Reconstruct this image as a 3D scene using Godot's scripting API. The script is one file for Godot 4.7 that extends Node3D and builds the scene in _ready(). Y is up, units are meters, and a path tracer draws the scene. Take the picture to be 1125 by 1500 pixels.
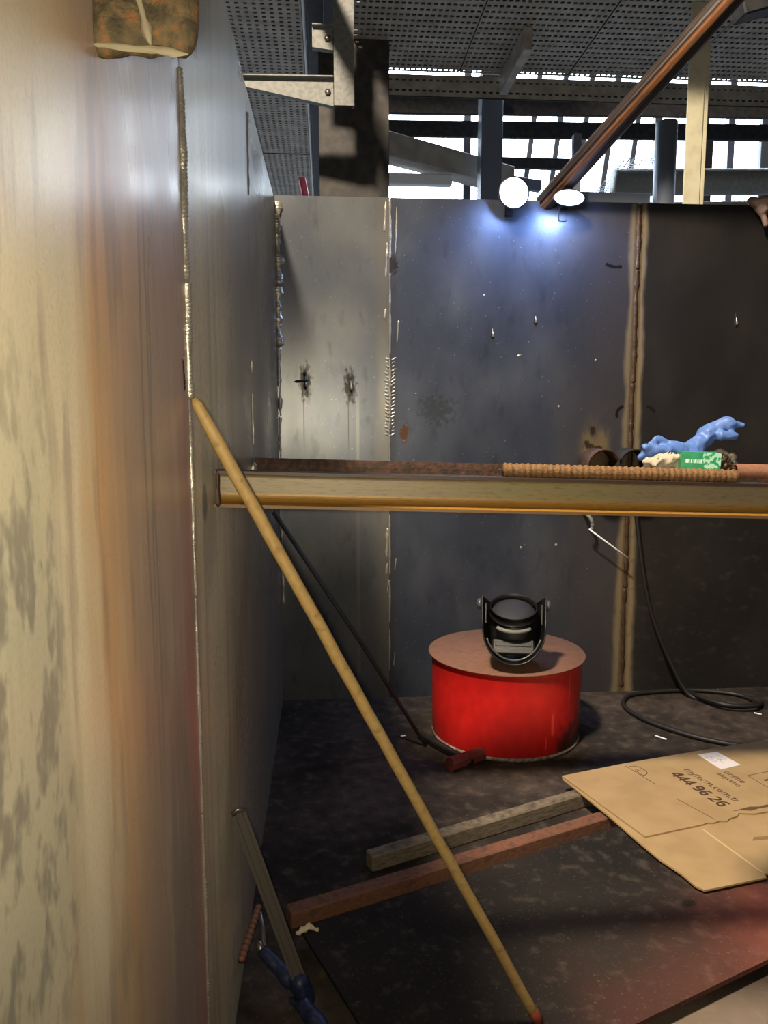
extends Node3D

const LAMP_COL := Color(1.0, 0.93, 0.83)
var M := {}
var rng := RandomNumberGenerator.new()
var used := {}


# ------------------------------------------------------------------ helpers
func numbered(called: String) -> String:
	if not used.has(called):
		used[called] = 0
		return called
	used[called] += 1
	return "%s_%03d" % [called, used[called]]


func tag(o: Node, label: String, category: String, group := "") -> void:
	o.set_meta("label", label)
	o.set_meta("category", category)
	if group:
		o.set_meta("group", group)


func thing(called: String, label: String, category: String, at := Vector3.ZERO, group := "") -> Node3D:
	var o := Node3D.new()
	o.name = numbered(called)
	add_child(o)
	o.position = at
	tag(o, label, category, group)
	return o


func structure(called: String, at := Vector3.ZERO) -> Node3D:
	var o := Node3D.new()
	o.name = called
	o.position = at
	o.set_meta("kind", "structure")
	add_child(o)
	return o


func begin(smooth := false) -> SurfaceTool:
	var st := SurfaceTool.new()
	st.begin(Mesh.PRIMITIVE_TRIANGLES)
	st.set_smooth_group(0 if smooth else -1)
	return st


func obj(called: String, st: SurfaceTool, mat: Material, parent: Node = self) -> MeshInstance3D:
	st.generate_normals()
	return mesh_obj(called, st.commit(), mat, parent)


func mesh_obj(called: String, mesh: Mesh, mat: Material, parent: Node = self) -> MeshInstance3D:
	var o := MeshInstance3D.new()
	o.name = numbered(called) if parent == self else called
	o.mesh = mesh
	o.material_override = mat
	parent.add_child(o, true)
	return o


func tri(st: SurfaceTool, a: Vector3, b: Vector3, c: Vector3) -> void:  # counter-clockwise seen from outside
	st.add_vertex(a)
	st.add_vertex(c)
	st.add_vertex(b)


func quad(st: SurfaceTool, a: Vector3, b: Vector3, c: Vector3, d: Vector3) -> void:
	tri(st, a, b, c)
	tri(st, a, c, d)


func trib(st: SurfaceTool, ps: Array, us: Array) -> void:
	for i in [0, 2, 1]:
		st.set_uv(us[i])
		st.add_vertex(ps[i])


func quadb(st: SurfaceTool, ps: Array, us: Array) -> void:
	trib(st, [ps[0], ps[1], ps[2]], [us[0], us[1], us[2]])
	trib(st, [ps[0], ps[2], ps[3]], [us[0], us[2], us[3]])


# a box with chamfered edges; b turns it
func box(st: SurfaceTool, c: Vector3, size: Vector3, bevel := 0.002, b := Basis.IDENTITY) -> void:
	var h := size / 2.0
	bevel = minf(bevel, minf(h.x, minf(h.y, h.z)) * 0.6)
	var i := h - Vector3.ONE * bevel
	var p := func(s: Vector3, axis: int) -> Vector3:
		var q := s * i
		q[axis] = s[axis] * h[axis]
		return c + b * q
	for axis in 3:
		var u := (axis + 1) % 3
		var v := (axis + 2) % 3
		for s in [-1.0, 1.0]:
			var q := []
			for k in [[-1, -1], [1, -1], [1, 1], [-1, 1]]:
				var sg := Vector3.ZERO
				sg[axis] = s
				sg[u] = k[0]
				sg[v] = k[1]
				q.append(p.call(sg, axis))
			if s > 0:
				quad(st, q[0], q[1], q[2], q[3])
			else:
				quad(st, q[3], q[2], q[1], q[0])
		for su in [-1.0, 1.0]:
			for sv in [-1.0, 1.0]:
				var lo := Vector3.ZERO
				lo[u] = su
				lo[v] = sv
				var hi := lo
				lo[axis] = -1
				hi[axis] = 1
				var a: Vector3 = p.call(lo, u)
				var bb: Vector3 = p.call(hi, u)
				var cc: Vector3 = p.call(hi, v)
				var dd: Vector3 = p.call(lo, v)
				if su * sv > 0:
					quad(st, dd, cc, bb, a)
				else:
					quad(st, a, bb, cc, dd)
	for sx in [-1.0, 1.0]:
		for sy in [-1.0, 1.0]:
			for sz in [-1.0, 1.0]:
				var s := Vector3(sx, sy, sz)
				if sx * sy * sz > 0:
					tri(st, p.call(s, 0), p.call(s, 1), p.call(s, 2))
				else:
					tri(st, p.call(s, 0), p.call(s, 2), p.call(s, 1))


func frame_of(d: Vector3, hint := Vector3.UP) -> Array:
	d = d.normalized()
	if absf(d.dot(hint)) > 0.98:
		hint = Vector3(0, 0, 1) if absf(d.z) < 0.9 else Vector3(1, 0, 0)
	var s := d.cross(hint).normalized()
	return [s, s.cross(d).normalized(), d]


# bar of w (side) by h (up) from p0 to p1
func bar(st: SurfaceTool, p0: Vector3, p1: Vector3, w: float, h: float, bevel := 0.003, hint := Vector3.UP) -> void:
	var f := frame_of(p1 - p0, hint)
	box(st, (p0 + p1) / 2.0, Vector3(w, h, p0.distance_to(p1)), bevel, Basis(f[0], f[1], -f[2]))


func tube(st: SurfaceTool, pts: Array, radii: Variant, sides := 12, caps := true, flat := 1.0, hint := Vector3.UP) -> void:
	var rings := []
	for i in pts.size():
		var d: Vector3 = pts[mini(i + 1, pts.size() - 1)] - pts[maxi(i - 1, 0)]
		var f := frame_of(d, hint)
		var r: float = radii if radii is float else radii[i]
		var ring := []
		for k in sides:
			var a := TAU * k / sides
			ring.append(pts[i] + f[0] * cos(a) * r + f[1] * sin(a) * r * flat)
		rings.append(ring)
	for i in rings.size() - 1:
		for k in sides:
			var n := (k + 1) % sides
			quad(st, rings[i][n], rings[i][k], rings[i + 1][k], rings[i + 1][n])
	if caps:
		for k in sides:
			var n := (k + 1) % sides
			tri(st, pts[0], rings[0][k], rings[0][n])
			tri(st, pts[-1], rings[-1][n], rings[-1][k])


# hollow pipe from p0 to p1
func pipe(st: SurfaceTool, p0: Vector3, p1: Vector3, r: float, wall: float, sides := 24) -> void:
	var f := frame_of(p1 - p0)
	for k in sides:
		var a := TAU * k / sides
		var b := TAU * (k + 1) / sides
		var u: Vector3 = f[0] * cos(a) + f[1] * sin(a)
		var v: Vector3 = f[0] * cos(b) + f[1] * sin(b)
		quad(st, p0 + v * r, p0 + u * r, p1 + u * r, p1 + v * r)
		var q := r - wall
		quad(st, p0 + u * q, p0 + v * q, p1 + v * q, p1 + u * q)
		quad(st, p0 + u * r, p0 + v * r, p0 + v * q, p0 + u * q)
		quad(st, p1 + v * r, p1 + u * r, p1 + u * q, p1 + v * q)


# profile: [radius, height] pairs from the bottom up, turned about the y axis
func lathe(st: SurfaceTool, profile: Array, at := Vector3.ZERO, b := Basis.IDENTITY, sides := 48) -> void:
	for i in profile.size() - 1:
		var lo = profile[i]
		var hi = profile[i + 1]
		for k in sides:
			var a := TAU * k / sides
			var c := TAU * (k + 1) / sides
			var u := Vector3(cos(a), 0, -sin(a))
			var v := Vector3(cos(c), 0, -sin(c))
			var y0 := Vector3(0, lo[1], 0)
			var y1 := Vector3(0, hi[1], 0)
			var p := [at + b * (u * lo[0] + y0), at + b * (v * lo[0] + y0), at + b * (v * hi[0] + y1), at + b * (u * hi[0] + y1)]
			if lo[0] > 1e-6:
				tri(st, p[0], p[1], p[2])
			if hi[0] > 1e-6:
				tri(st, p[0], p[2], p[3])


# counter-clockwise polygon in (side, up), swept from p0 to p1; uv: metres along, share of the way round
func extrude(st: SurfaceTool, poly: PackedVector2Array, p0: Vector3, p1: Vector3, hint := Vector3.UP) -> void:
	var f := frame_of(p1 - p0, hint)
	var length := p0.distance_to(p1)
	var total := 0.0
	for i in poly.size():
		total += poly[i].distance_to(poly[(i + 1) % poly.size()])
	var gone := 0.0
	for i in poly.size():
		var a := poly[i]
		var b := poly[(i + 1) % poly.size()]
		var va := gone / total
		gone += a.distance_to(b)
		var vb := gone / total
		var oa: Vector3 = f[0] * a.x + f[1] * a.y
		var ob: Vector3 = f[0] * b.x + f[1] * b.y
		quadb(st, [p0 + ob, p0 + oa, p1 + oa, p1 + ob], [Vector2(0, vb), Vector2(0, va), Vector2(length, va), Vector2(length, vb)])
	var ix := Geometry2D.triangulate_polygon(poly)
	for i in range(0, ix.size(), 3):
		var t := [poly[ix[i]], poly[ix[i + 1]], poly[ix[i + 2]]]
		if (t[1] - t[0]).cross(t[2] - t[0]) < 0:
			t = [t[0], t[2], t[1]]
		var q := t.map(func(c): return f[0] * c.x + f[1] * c.y)
		var uv := [Vector2.ZERO, Vector2.ZERO, Vector2.ZERO]
		trib(st, [p0 + q[0], p0 + q[1], p0 + q[2]], uv)
		trib(st, [p1 + q[0], p1 + q[2], p1 + q[1]], uv)


# flat sheet over a polygon of (x, z), its top at height(x, z), t thick
func sheet(st: SurfaceTool, poly: PackedVector2Array, height: Callable, t: float) -> void:
	if Geometry2D.is_polygon_clockwise(poly):
		poly.reverse()
	var ix := Geometry2D.triangulate_polygon(poly)
	var up := func(p: Vector2) -> Vector3: return Vector3(p.x, height.call(p.x, p.y), p.y)
	var down := Vector3(0, -t, 0)
	for i in range(0, ix.size(), 3):
		var a: Vector3 = up.call(poly[ix[i]])
		var b: Vector3 = up.call(poly[ix[i + 1]])
		var c: Vector3 = up.call(poly[ix[i + 2]])
		if (b - a).cross(c - a).y < 0:
			var k := b
			b = c
			c = k
		tri(st, a, b, c)
		tri(st, a + down, c + down, b + down)
	for i in poly.size():
		var a: Vector3 = up.call(poly[i])
		var b: Vector3 = up.call(poly[(i + 1) % poly.size()])
		var out := Vector3(b.z - a.z, 0, a.x - b.x)
		var inside := (poly[i] + poly[(i + 1) % poly.size()]) / 2.0 + Vector2(out.x, out.z).normalized() * 0.001
		if Geometry2D.is_point_in_polygon(inside, poly):
			quad(st, a, b, b + down, a + down)
		else:
			quad(st, b, a, a + down, b + down)


# steel plate: wavy face over u x v at origin, thickness behind; uv 0..1 with v down
func plate(st: SurfaceTool, o: Vector3, u: Vector3, v: Vector3, thick: float, nu: int, nv: int, wave: float, noise: FastNoiseLite) -> void:
	var n := u.cross(v).normalized()
	var p := func(i: int, j: int) -> Vector3:
		var q := o + u * (float(i) / nu) + v * (float(j) / nv)
		var edge := minf(1.0, minf(minf(i, nu - i) / 2.0, minf(j, nv - j) / 2.0))
		return q + n * noise.get_noise_3dv(q * 100.0) * wave * edge
	for i in nu:
		for j in nv:
			var uv := [Vector2(float(i) / nu, 1.0 - float(j) / nv), Vector2(float(i + 1) / nu, 1.0 - float(j) / nv), Vector2(float(i + 1) / nu, 1.0 - float(j + 1) / nv), Vector2(float(i) / nu, 1.0 - float(j + 1) / nv)]
			quadb(st, [p.call(i, j), p.call(i + 1, j), p.call(i + 1, j + 1), p.call(i, j + 1)], uv)
	var w := -n * thick
	var c := [o, o + u, o + u + v, o + v]
	var z := [Vector2(0.01, 0.99), Vector2(0.99, 0.99), Vector2(0.99, 0.01), Vector2(0.01, 0.01)]
	st.set_smooth_group(-1)
	quadb(st, [c[3] + w, c[2] + w, c[1] + w, c[0] + w], [z[3], z[2], z[1], z[0]])
	for i in 4:
		var k := (i + 1) % 4
		quadb(st, [c[k], c[i], c[i] + w, c[k] + w], [z[k], z[i], z[i], z[k]])


# weld bead on a surface with normal n, side direction s
func bead(st: SurfaceTool, p0: Vector3, p1: Vector3, n: Vector3, width: float, high: float, pitch: float, wild: float, noise: FastNoiseLite, wander := 0.0) -> void:
	var length := p0.distance_to(p1)
	var d := (p1 - p0) / length
	var s := d.cross(n).normalized()
	var steps := maxi(4, int(length / pitch * 3.0))
	var rows := []
	for i in steps + 1:
		var t := length * i / steps
		var r := 0.72 + 0.28 * absf(sin(PI * t / pitch))
		var g := 1.0 + wild * noise.get_noise_2d(t * 900.0, p0.x * 517.0 + p0.z * 211.0)
		var sway := wander * noise.get_noise_2d(t * 160.0, 77.0 + p0.z * 100.0)
		var ends := sqrt(clampf(minf(i, steps - i) / 2.0, 0.02, 1.0))
		var row := []
		for k in 7:
			var a := PI * k / 6.0
			var jag := 1.0 + wild * 0.7 * noise.get_noise_2d(t * 1500.0 + 300.0 * k, 40.0 * k + p0.y * 91.0)
			row.append(p0 + d * t + s * (cos(a) * width * 0.5 * g * jag * ends + sway) + n * (sin(a) * high * r * g * ends - 0.001))
		rows.append(row)
	for i in steps:
		for k in 6:
			quad(st, rows[i][k], rows[i][k + 1], rows[i + 1][k + 1], rows[i + 1][k])


# perforated sheet in the plane of u, v (units) seen from -n; holes are real
func perforated(st: SurfaceTool, o: Vector3, u: Vector3, v: Vector3, nu: int, nv: int, pu: float, pv: float, hu: float, hv: float, thick: float) -> void:
	var w := u.cross(v).normalized() * thick
	for i in nu:
		for j in nv:
			var c := o + u * (pu * i) + v * (pv * j)
			var a := [c, c + u * pu, c + u * pu + v * pv, c + v * pv]
			var eu := (pu - hu) / 2.0
			var ev := (pv - hv) / 2.0
			var b := [c + u * eu + v * ev, c + u * (eu + hu) + v * ev, c + u * (eu + hu) + v * (ev + hv), c + u * eu + v * (ev + hv)]
			for k in 4:
				var n := (k + 1) % 4
				quad(st, a[k], a[n], b[n], b[k])
				quad(st, b[k], b[n], b[n] - w, b[k] - w)


# smooth union of tapered capsules [a, b, ra, rb], meshed with surface nets
func blob(st: SurfaceTool, bones: Array, k: float, cell: float, wrinkle: float, noise: FastNoiseLite, scale := 900.0) -> void:
	var lo := Vector3.INF
	var hi := -Vector3.INF
	for q in bones:
		var r := maxf(q[2], q[3]) + cell * 2 + wrinkle
		lo = lo.min(q[0] - Vector3.ONE * r).min(q[1] - Vector3.ONE * r)
		hi = hi.max(q[0] + Vector3.ONE * r).max(q[1] + Vector3.ONE * r)
	var n := Vector3i((hi - lo) / cell) + Vector3i.ONE * 2
	var f := PackedFloat32Array()
	f.resize(n.x * n.y * n.z)
	for z in n.z:
		for y in n.y:
			for x in n.x:
				var p := lo + Vector3(x, y, z) * cell
				var d := 1.0
				for q in bones:
					var ab: Vector3 = q[1] - q[0]
					var t := clampf((p - q[0]).dot(ab) / maxf(ab.length_squared(), 1e-9), 0.0, 1.0)
					var e: float = p.distance_to(q[0] + ab * t) - lerpf(q[2], q[3], t)
					var h := clampf(0.5 + 0.5 * (d - e) / k, 0.0, 1.0)
					d = lerpf(d, e, h) - k * h * (1.0 - h)
				if absf(d) < wrinkle * 2 + cell * 2:
					d += wrinkle * noise.get_noise_3dv(p * scale)
				f[(z * n.y + y) * n.x + x] = d
	var ids := {}
	var at := func(x: int, y: int, z: int) -> int: return (z * n.y + y) * n.x + x
	for z in n.z - 1:
		for y in n.y - 1:
			for x in n.x - 1:
				var sum := Vector3.ZERO
				var count := 0
				var base: int = at.call(x, y, z)
				var any_in := false
				var any_out := false
				for c in 8:
					var val := f[base + (c & 1) + ((c >> 1) & 1) * n.x + (c >> 2) * n.x * n.y]
					if val < 0.0:
						any_in = true
					else:
						any_out = true
				if not (any_in and any_out):
					continue
				for c in 8:
					for axis in 3:
						if c & (1 << axis):
							continue
						var e := c | (1 << axis)
						var va := f[base + (c & 1) + ((c >> 1) & 1) * n.x + (c >> 2) * n.x * n.y]
						var vb := f[base + (e & 1) + ((e >> 1) & 1) * n.x + (e >> 2) * n.x * n.y]
						if (va < 0.0) != (vb < 0.0):
							var pa := Vector3(c & 1, (c >> 1) & 1, c >> 2)
							var pb := Vector3(e & 1, (e >> 1) & 1, e >> 2)
							sum += pa.lerp(pb, va / (va - vb))
							count += 1
				ids[base] = lo + (Vector3(x, y, z) + sum / count) * cell
	for z in range(1, n.z - 1):
		for y in range(1, n.y - 1):
			for x in range(1, n.x - 1):
				var base: int = at.call(x, y, z)
				var s0 := f[base] < 0.0
				var step := [1, n.x, n.x * n.y]
				for axis in 3:
					if s0 == (f[base + step[axis]] < 0.0):
						continue
					var du: int = step[(axis + 1) % 3]
					var dv: int = step[(axis + 2) % 3]
					var q := [base - du - dv, base - dv, base, base - du]
					if not (ids.has(q[0]) and ids.has(q[1]) and ids.has(q[2]) and ids.has(q[3])):
						continue
					if s0:
						quad(st, ids[q[0]], ids[q[1]], ids[q[2]], ids[q[3]])
					else:
						quad(st, ids[q[3]], ids[q[2]], ids[q[1]], ids[q[0]])


func curve(pts: Array, n: int) -> Array:
	var c := Curve3D.new()
	for i in pts.size():
		var t: Vector3 = (pts[mini(i + 1, pts.size() - 1)] - pts[maxi(i - 1, 0)]) / 6.0
		c.add_point(pts[i], -t, t)
	var out := []
	for i in n + 1:
		out.append(c.sample_baked(c.get_baked_length() * i / n, true))
	return out


func fast(seed_: int, freq: float, octaves := 4) -> FastNoiseLite:
	var n := FastNoiseLite.new()
	n.noise_type = FastNoiseLite.TYPE_SIMPLEX_SMOOTH
	n.seed = seed_
	n.frequency = freq
	n.fractal_octaves = octaves
	return n


func painted(w: int, h: int, fn: Callable) -> ImageTexture:
	var im := Image.create(w, h, false, Image.FORMAT_RGB8)
	for y in h:
		for x in w:
			im.set_pixel(x, y, fn.call((x + 0.5) / w, (y + 0.5) / h))
	return ImageTexture.create_from_image(im)


func flat(c: Color, rough: float, metal := 0.0) -> StandardMaterial3D:
	var m := StandardMaterial3D.new()
	m.albedo_color = c
	m.roughness = rough
	m.metallic = metal
	return m


# colours: [offset, Color] pairs over a noise; size: metres that the picture covers
func noisy(colours: Array, size: float, rough: float, metal: float, seed_: int, freq := 0.02, bump := 0.0, stretch := Vector3.ONE) -> StandardMaterial3D:
	var t := NoiseTexture2D.new()
	t.width = 512
	t.height = 512
	t.seamless = true
	t.noise = fast(seed_, freq, 5)
	var g := Gradient.new()
	g.offsets = PackedFloat32Array(colours.map(func(c): return c[0]))
	var mean := Color(0, 0, 0)
	for c in colours:
		mean += c[1] / colours.size()
	g.colors = PackedColorArray(colours.map(func(c): return c[1].lerp(mean, 0.4)))
	t.color_ramp = g
	var m := flat(Color.WHITE, rough, metal)
	m.albedo_texture = t
	m.uv1_triplanar = true
	m.uv1_world_triplanar = true
	m.uv1_scale = stretch / size
	if bump > 0.0:
		var b := NoiseTexture2D.new()
		b.width = 512
		b.height = 512
		b.seamless = true
		b.noise = fast(seed_ + 7, 0.06, 5)
		m.heightmap_enabled = true
		m.heightmap_texture = b
		m.heightmap_scale = bump
	return m


func ramp(stops: Array, x: float) -> Color:
	if x <= stops[0][0]:
		return stops[0][1]
	for i in range(1, stops.size()):
		if x < stops[i][0]:
			return stops[i - 1][1].lerp(stops[i][1], (x - stops[i - 1][0]) / (stops[i][0] - stops[i - 1][0]))
	return stops[-1][1]


func c8(r: int, g: int, b: int) -> Color:
	return Color(r / 255.0, g / 255.0, b / 255.0)


# ------------------------------------------------------------------ scene
func _ready() -> void:
	rng.seed = 11
	camera_and_light()
	materials()
	hall_shell()
	tank_floor()
	wall_of_left()
	wall_of_back()
	beams()
	drum_and_helmet()
	cardboard()
	floor_items()
	beam_items()
	overhead()
	beyond()


func camera_and_light() -> void:
	var cam := Camera3D.new()
	cam.name = "camera"
	cam.fov = 67.146
	cam.near = 0.02
	cam.far = 200.0
	cam.position = Vector3(0, 1.3, 0)
	cam.rotation_degrees = Vector3(-7.0626, -4.3443, 0)
	add_child(cam)
	cam.current = true
	var e := Environment.new()
	e.background_mode = Environment.BG_SKY
	var sm := ProceduralSkyMaterial.new()
	sm.sky_top_color = Color(0.86, 0.93, 1.0)
	sm.sky_horizon_color = Color(0.93, 0.97, 1.0)
	sm.ground_bottom_color = Color(0.5, 0.5, 0.5)
	sm.ground_horizon_color = Color(0.8, 0.82, 0.85)
	sm.sky_energy_multiplier = 3.4
	e.sky = Sky.new()
	e.sky.sky_material = sm
	e.tonemap_mode = Environment.TONE_MAPPER_LINEAR
	e.tonemap_exposure = 1.0
	e.sdfgi_enabled = true
	e.ssao_enabled = true
	e.ssil_enabled = true
	var we := WorldEnvironment.new()
	we.name = "world_environment"
	we.environment = e
	add_child(we)
	# the lamp on the hall's roof, high up to the left
	var l := OmniLight3D.new()
	l.name = "roof_lamp_light"
	l.position = Vector3(-1.06, 5.3, -0.3)
	l.light_color = LAMP_COL
	l.light_energy = 60.0
	l.light_size = 0.22
	l.omni_range = 30.0
	l.omni_attenuation = 2.0
	l.shadow_enabled = true
	add_child(l)
	# the hand torch beside the camera
	var s := SpotLight3D.new()
	s.name = "hand_torch_light"
	s.position = Vector3(-0.014, 1.306, 0.012)
	s.rotation_degrees = Vector3(-7.0, -4.3, 0)
	s.light_color = Color(1.0, 0.94, 0.82)
	s.light_energy = 1.65
	s.spot_angle = 55.0
	s.spot_angle_attenuation = 1.0
	s.spot_range = 30.0
	s.spot_attenuation = 2.0
	s.light_size = 0.01
	s.shadow_enabled = true
	add_child(s)


func materials() -> void:
	M.rust = noisy([[0.2, c8(84, 54, 34)], [0.45, c8(128, 82, 48)], [0.6, c8(152, 102, 58)], [0.8, c8(104, 66, 42)]], 0.35, 0.85, 0.1, 3, 0.03, 0.15)
	M.rust_dark = noisy([[0.25, c8(34, 26, 22)], [0.5, c8(66, 46, 34)], [0.75, c8(98, 62, 40)]], 0.4, 0.7, 0.2, 5, 0.03, 0.1)
	M.rust_red = noisy([[0.25, c8(100, 66, 50)], [0.5, c8(136, 90, 66)], [0.75, c8(112, 76, 58)]], 0.3, 0.8, 0.05, 8, 0.03, 0.08)
	M.galv = noisy([[0.25, c8(104, 104, 100)], [0.5, c8(122, 122, 117)], [0.75, c8(132, 132, 126)]], 0.5, 0.6, 0.15, 12, 0.03, 0.03)
	M.deck = noisy([[0.25, c8(142, 136, 128)], [0.5, c8(166, 159, 148)], [0.75, c8(184, 177, 165)]], 1.4, 0.7, 0.1, 15, 0.02)
	M.dark = noisy([[0.25, c8(30, 31, 34)], [0.5, c8(46, 46, 49)], [0.75, c8(60, 58, 58)]], 0.8, 0.65, 0.2, 18, 0.03)
	M.column = noisy([[0.25, c8(38, 35, 34)], [0.5, c8(54, 50, 47)], [0.75, c8(70, 63, 57)]], 0.9, 0.6, 0.2, 21, 0.02)
	M.cream = noisy([[0.2, c8(192, 184, 154)], [0.5, c8(210, 202, 172)], [0.8, c8(216, 209, 182)]], 0.9, 0.6, 0.0, 24, 0.02)
	M.bluegrey = flat(c8(104, 112, 128), 0.5, 0.2)
	M.white = flat(c8(228, 232, 236), 0.5)
	M.weld = noisy([[0.3, c8(120, 116, 104)], [0.6, c8(205, 202, 190)], [0.8, c8(160, 156, 142)]], 0.08, 0.3, 0.6, 27, 0.04, 0.05)
	M.weld_dark = noisy([[0.3, c8(36, 28, 22)], [0.6, c8(76, 58, 44)], [0.8, c8(120, 96, 72)]], 0.06, 0.5, 0.5, 31, 0.04, 0.05)
	M.soot = flat(c8(20, 19, 17), 0.8)
	M.black = flat(c8(24, 24, 25), 0.38)
	M.black_soft = flat(c8(34, 34, 34), 0.75)
	M.rubber = flat(c8(24, 22, 21), 0.55)
	M.steel = noisy([[0.3, c8(120, 116, 108)], [0.6, c8(150, 146, 138)], [0.8, c8(96, 92, 86)]], 0.2, 0.35, 0.8, 35, 0.03)
	M.roof = flat(c8(60, 60, 62), 0.9)


func hall_shell() -> void:
	var parts := [
		["ceiling", Vector3(1, 7.2, -1.5), Vector3(16, 0.3, 13)],
		["ceiling_upper_floor", Vector3(1.63, 3.465, -4.12), Vector3(2.9, 0.06, 1.86)],
		["ceiling_upper_strip", Vector3(-1.35, 4.4, -7.2), Vector3(3.5, 0.2, 8.8)],
		["ceiling_walkway", Vector3(-0.30, 3.49, -6.3), Vector3(0.42, 0.05, 4.7)],
		["wall_outer_left", Vector3(-7.1, 3.5, -5), Vector3(0.3, 7.6, 20)],
		["wall_outer_right", Vector3(9.1, 3.5, -5), Vector3(0.3, 7.6, 20)],
		["wall_outer_rear", Vector3(1, 3.5, 5.1), Vector3(16, 7.6, 0.3)],
		["floor_outer", Vector3(1, -0.2, -5), Vector3(16, 0.3, 20)],
	]
	for p in parts:
		var st := begin()
		box(st, p[1], p[2], 0.01)
		var o := obj(p[0], st, M.roof)
		o.set_meta("kind", "structure")


func steel(tex: Texture2D, rough: float, metal: float, rough_tex: Texture2D = null) -> StandardMaterial3D:
	var m := flat(Color.WHITE, rough, metal)
	m.albedo_texture = tex
	m.texture_repeat = false
	if rough_tex:
		m.roughness_texture = rough_tex
		m.roughness = 1.0
	return m


func tank_floor() -> void:
	# the floor of the tank: dusty dark steel
	var a := fast(41, 1.0, 5)
	var tex := painted(1024, 1024, func(u: float, v: float) -> Color:
		var x := -0.25 + u * 3.2
		var z := -3.55 + v * 4.2
		var n := a.get_noise_2d(x * 1.6, z * 1.6)
		var f := a.get_noise_2d(x * 14.0 + 50.0, z * 14.0)
		var g := a.get_noise_2d(x * 70.0, z * 70.0 + 90.0)
		var c := c8(70, 61, 55).lerp(c8(40, 36, 33), clampf(0.5 + n * 1.2, 0, 1))
		c = c.lerp(c8(104, 92, 80), clampf(f * 0.9 - 0.1, 0, 0.6))
		c = c.lerp(c8(28, 26, 25), clampf(-f * 0.9 - 0.12, 0, 0.6))
		c = c.lerp(c8(138, 122, 106), 0.75 * smoothstep(-1.62, -1.45, z + 0.1 * n) * smoothstep(0.2, 0.6, x))
		return c.lerp(c8(130, 120, 108), clampf(g * 1.4 - 0.55, 0, 0.5)))
	var st := begin()
	plate(st, Vector3(-0.25, 0, 0.65), Vector3(3.2, 0, 0), Vector3(0, 0, -4.2), 0.03, 8, 8, 0.0, a)
	var m := steel(tex, 0.8, 0.0)
	m.metallic_specular = 0.2
	var o := obj("floor", st, m)
	o.set_meta("kind", "structure")


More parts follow.
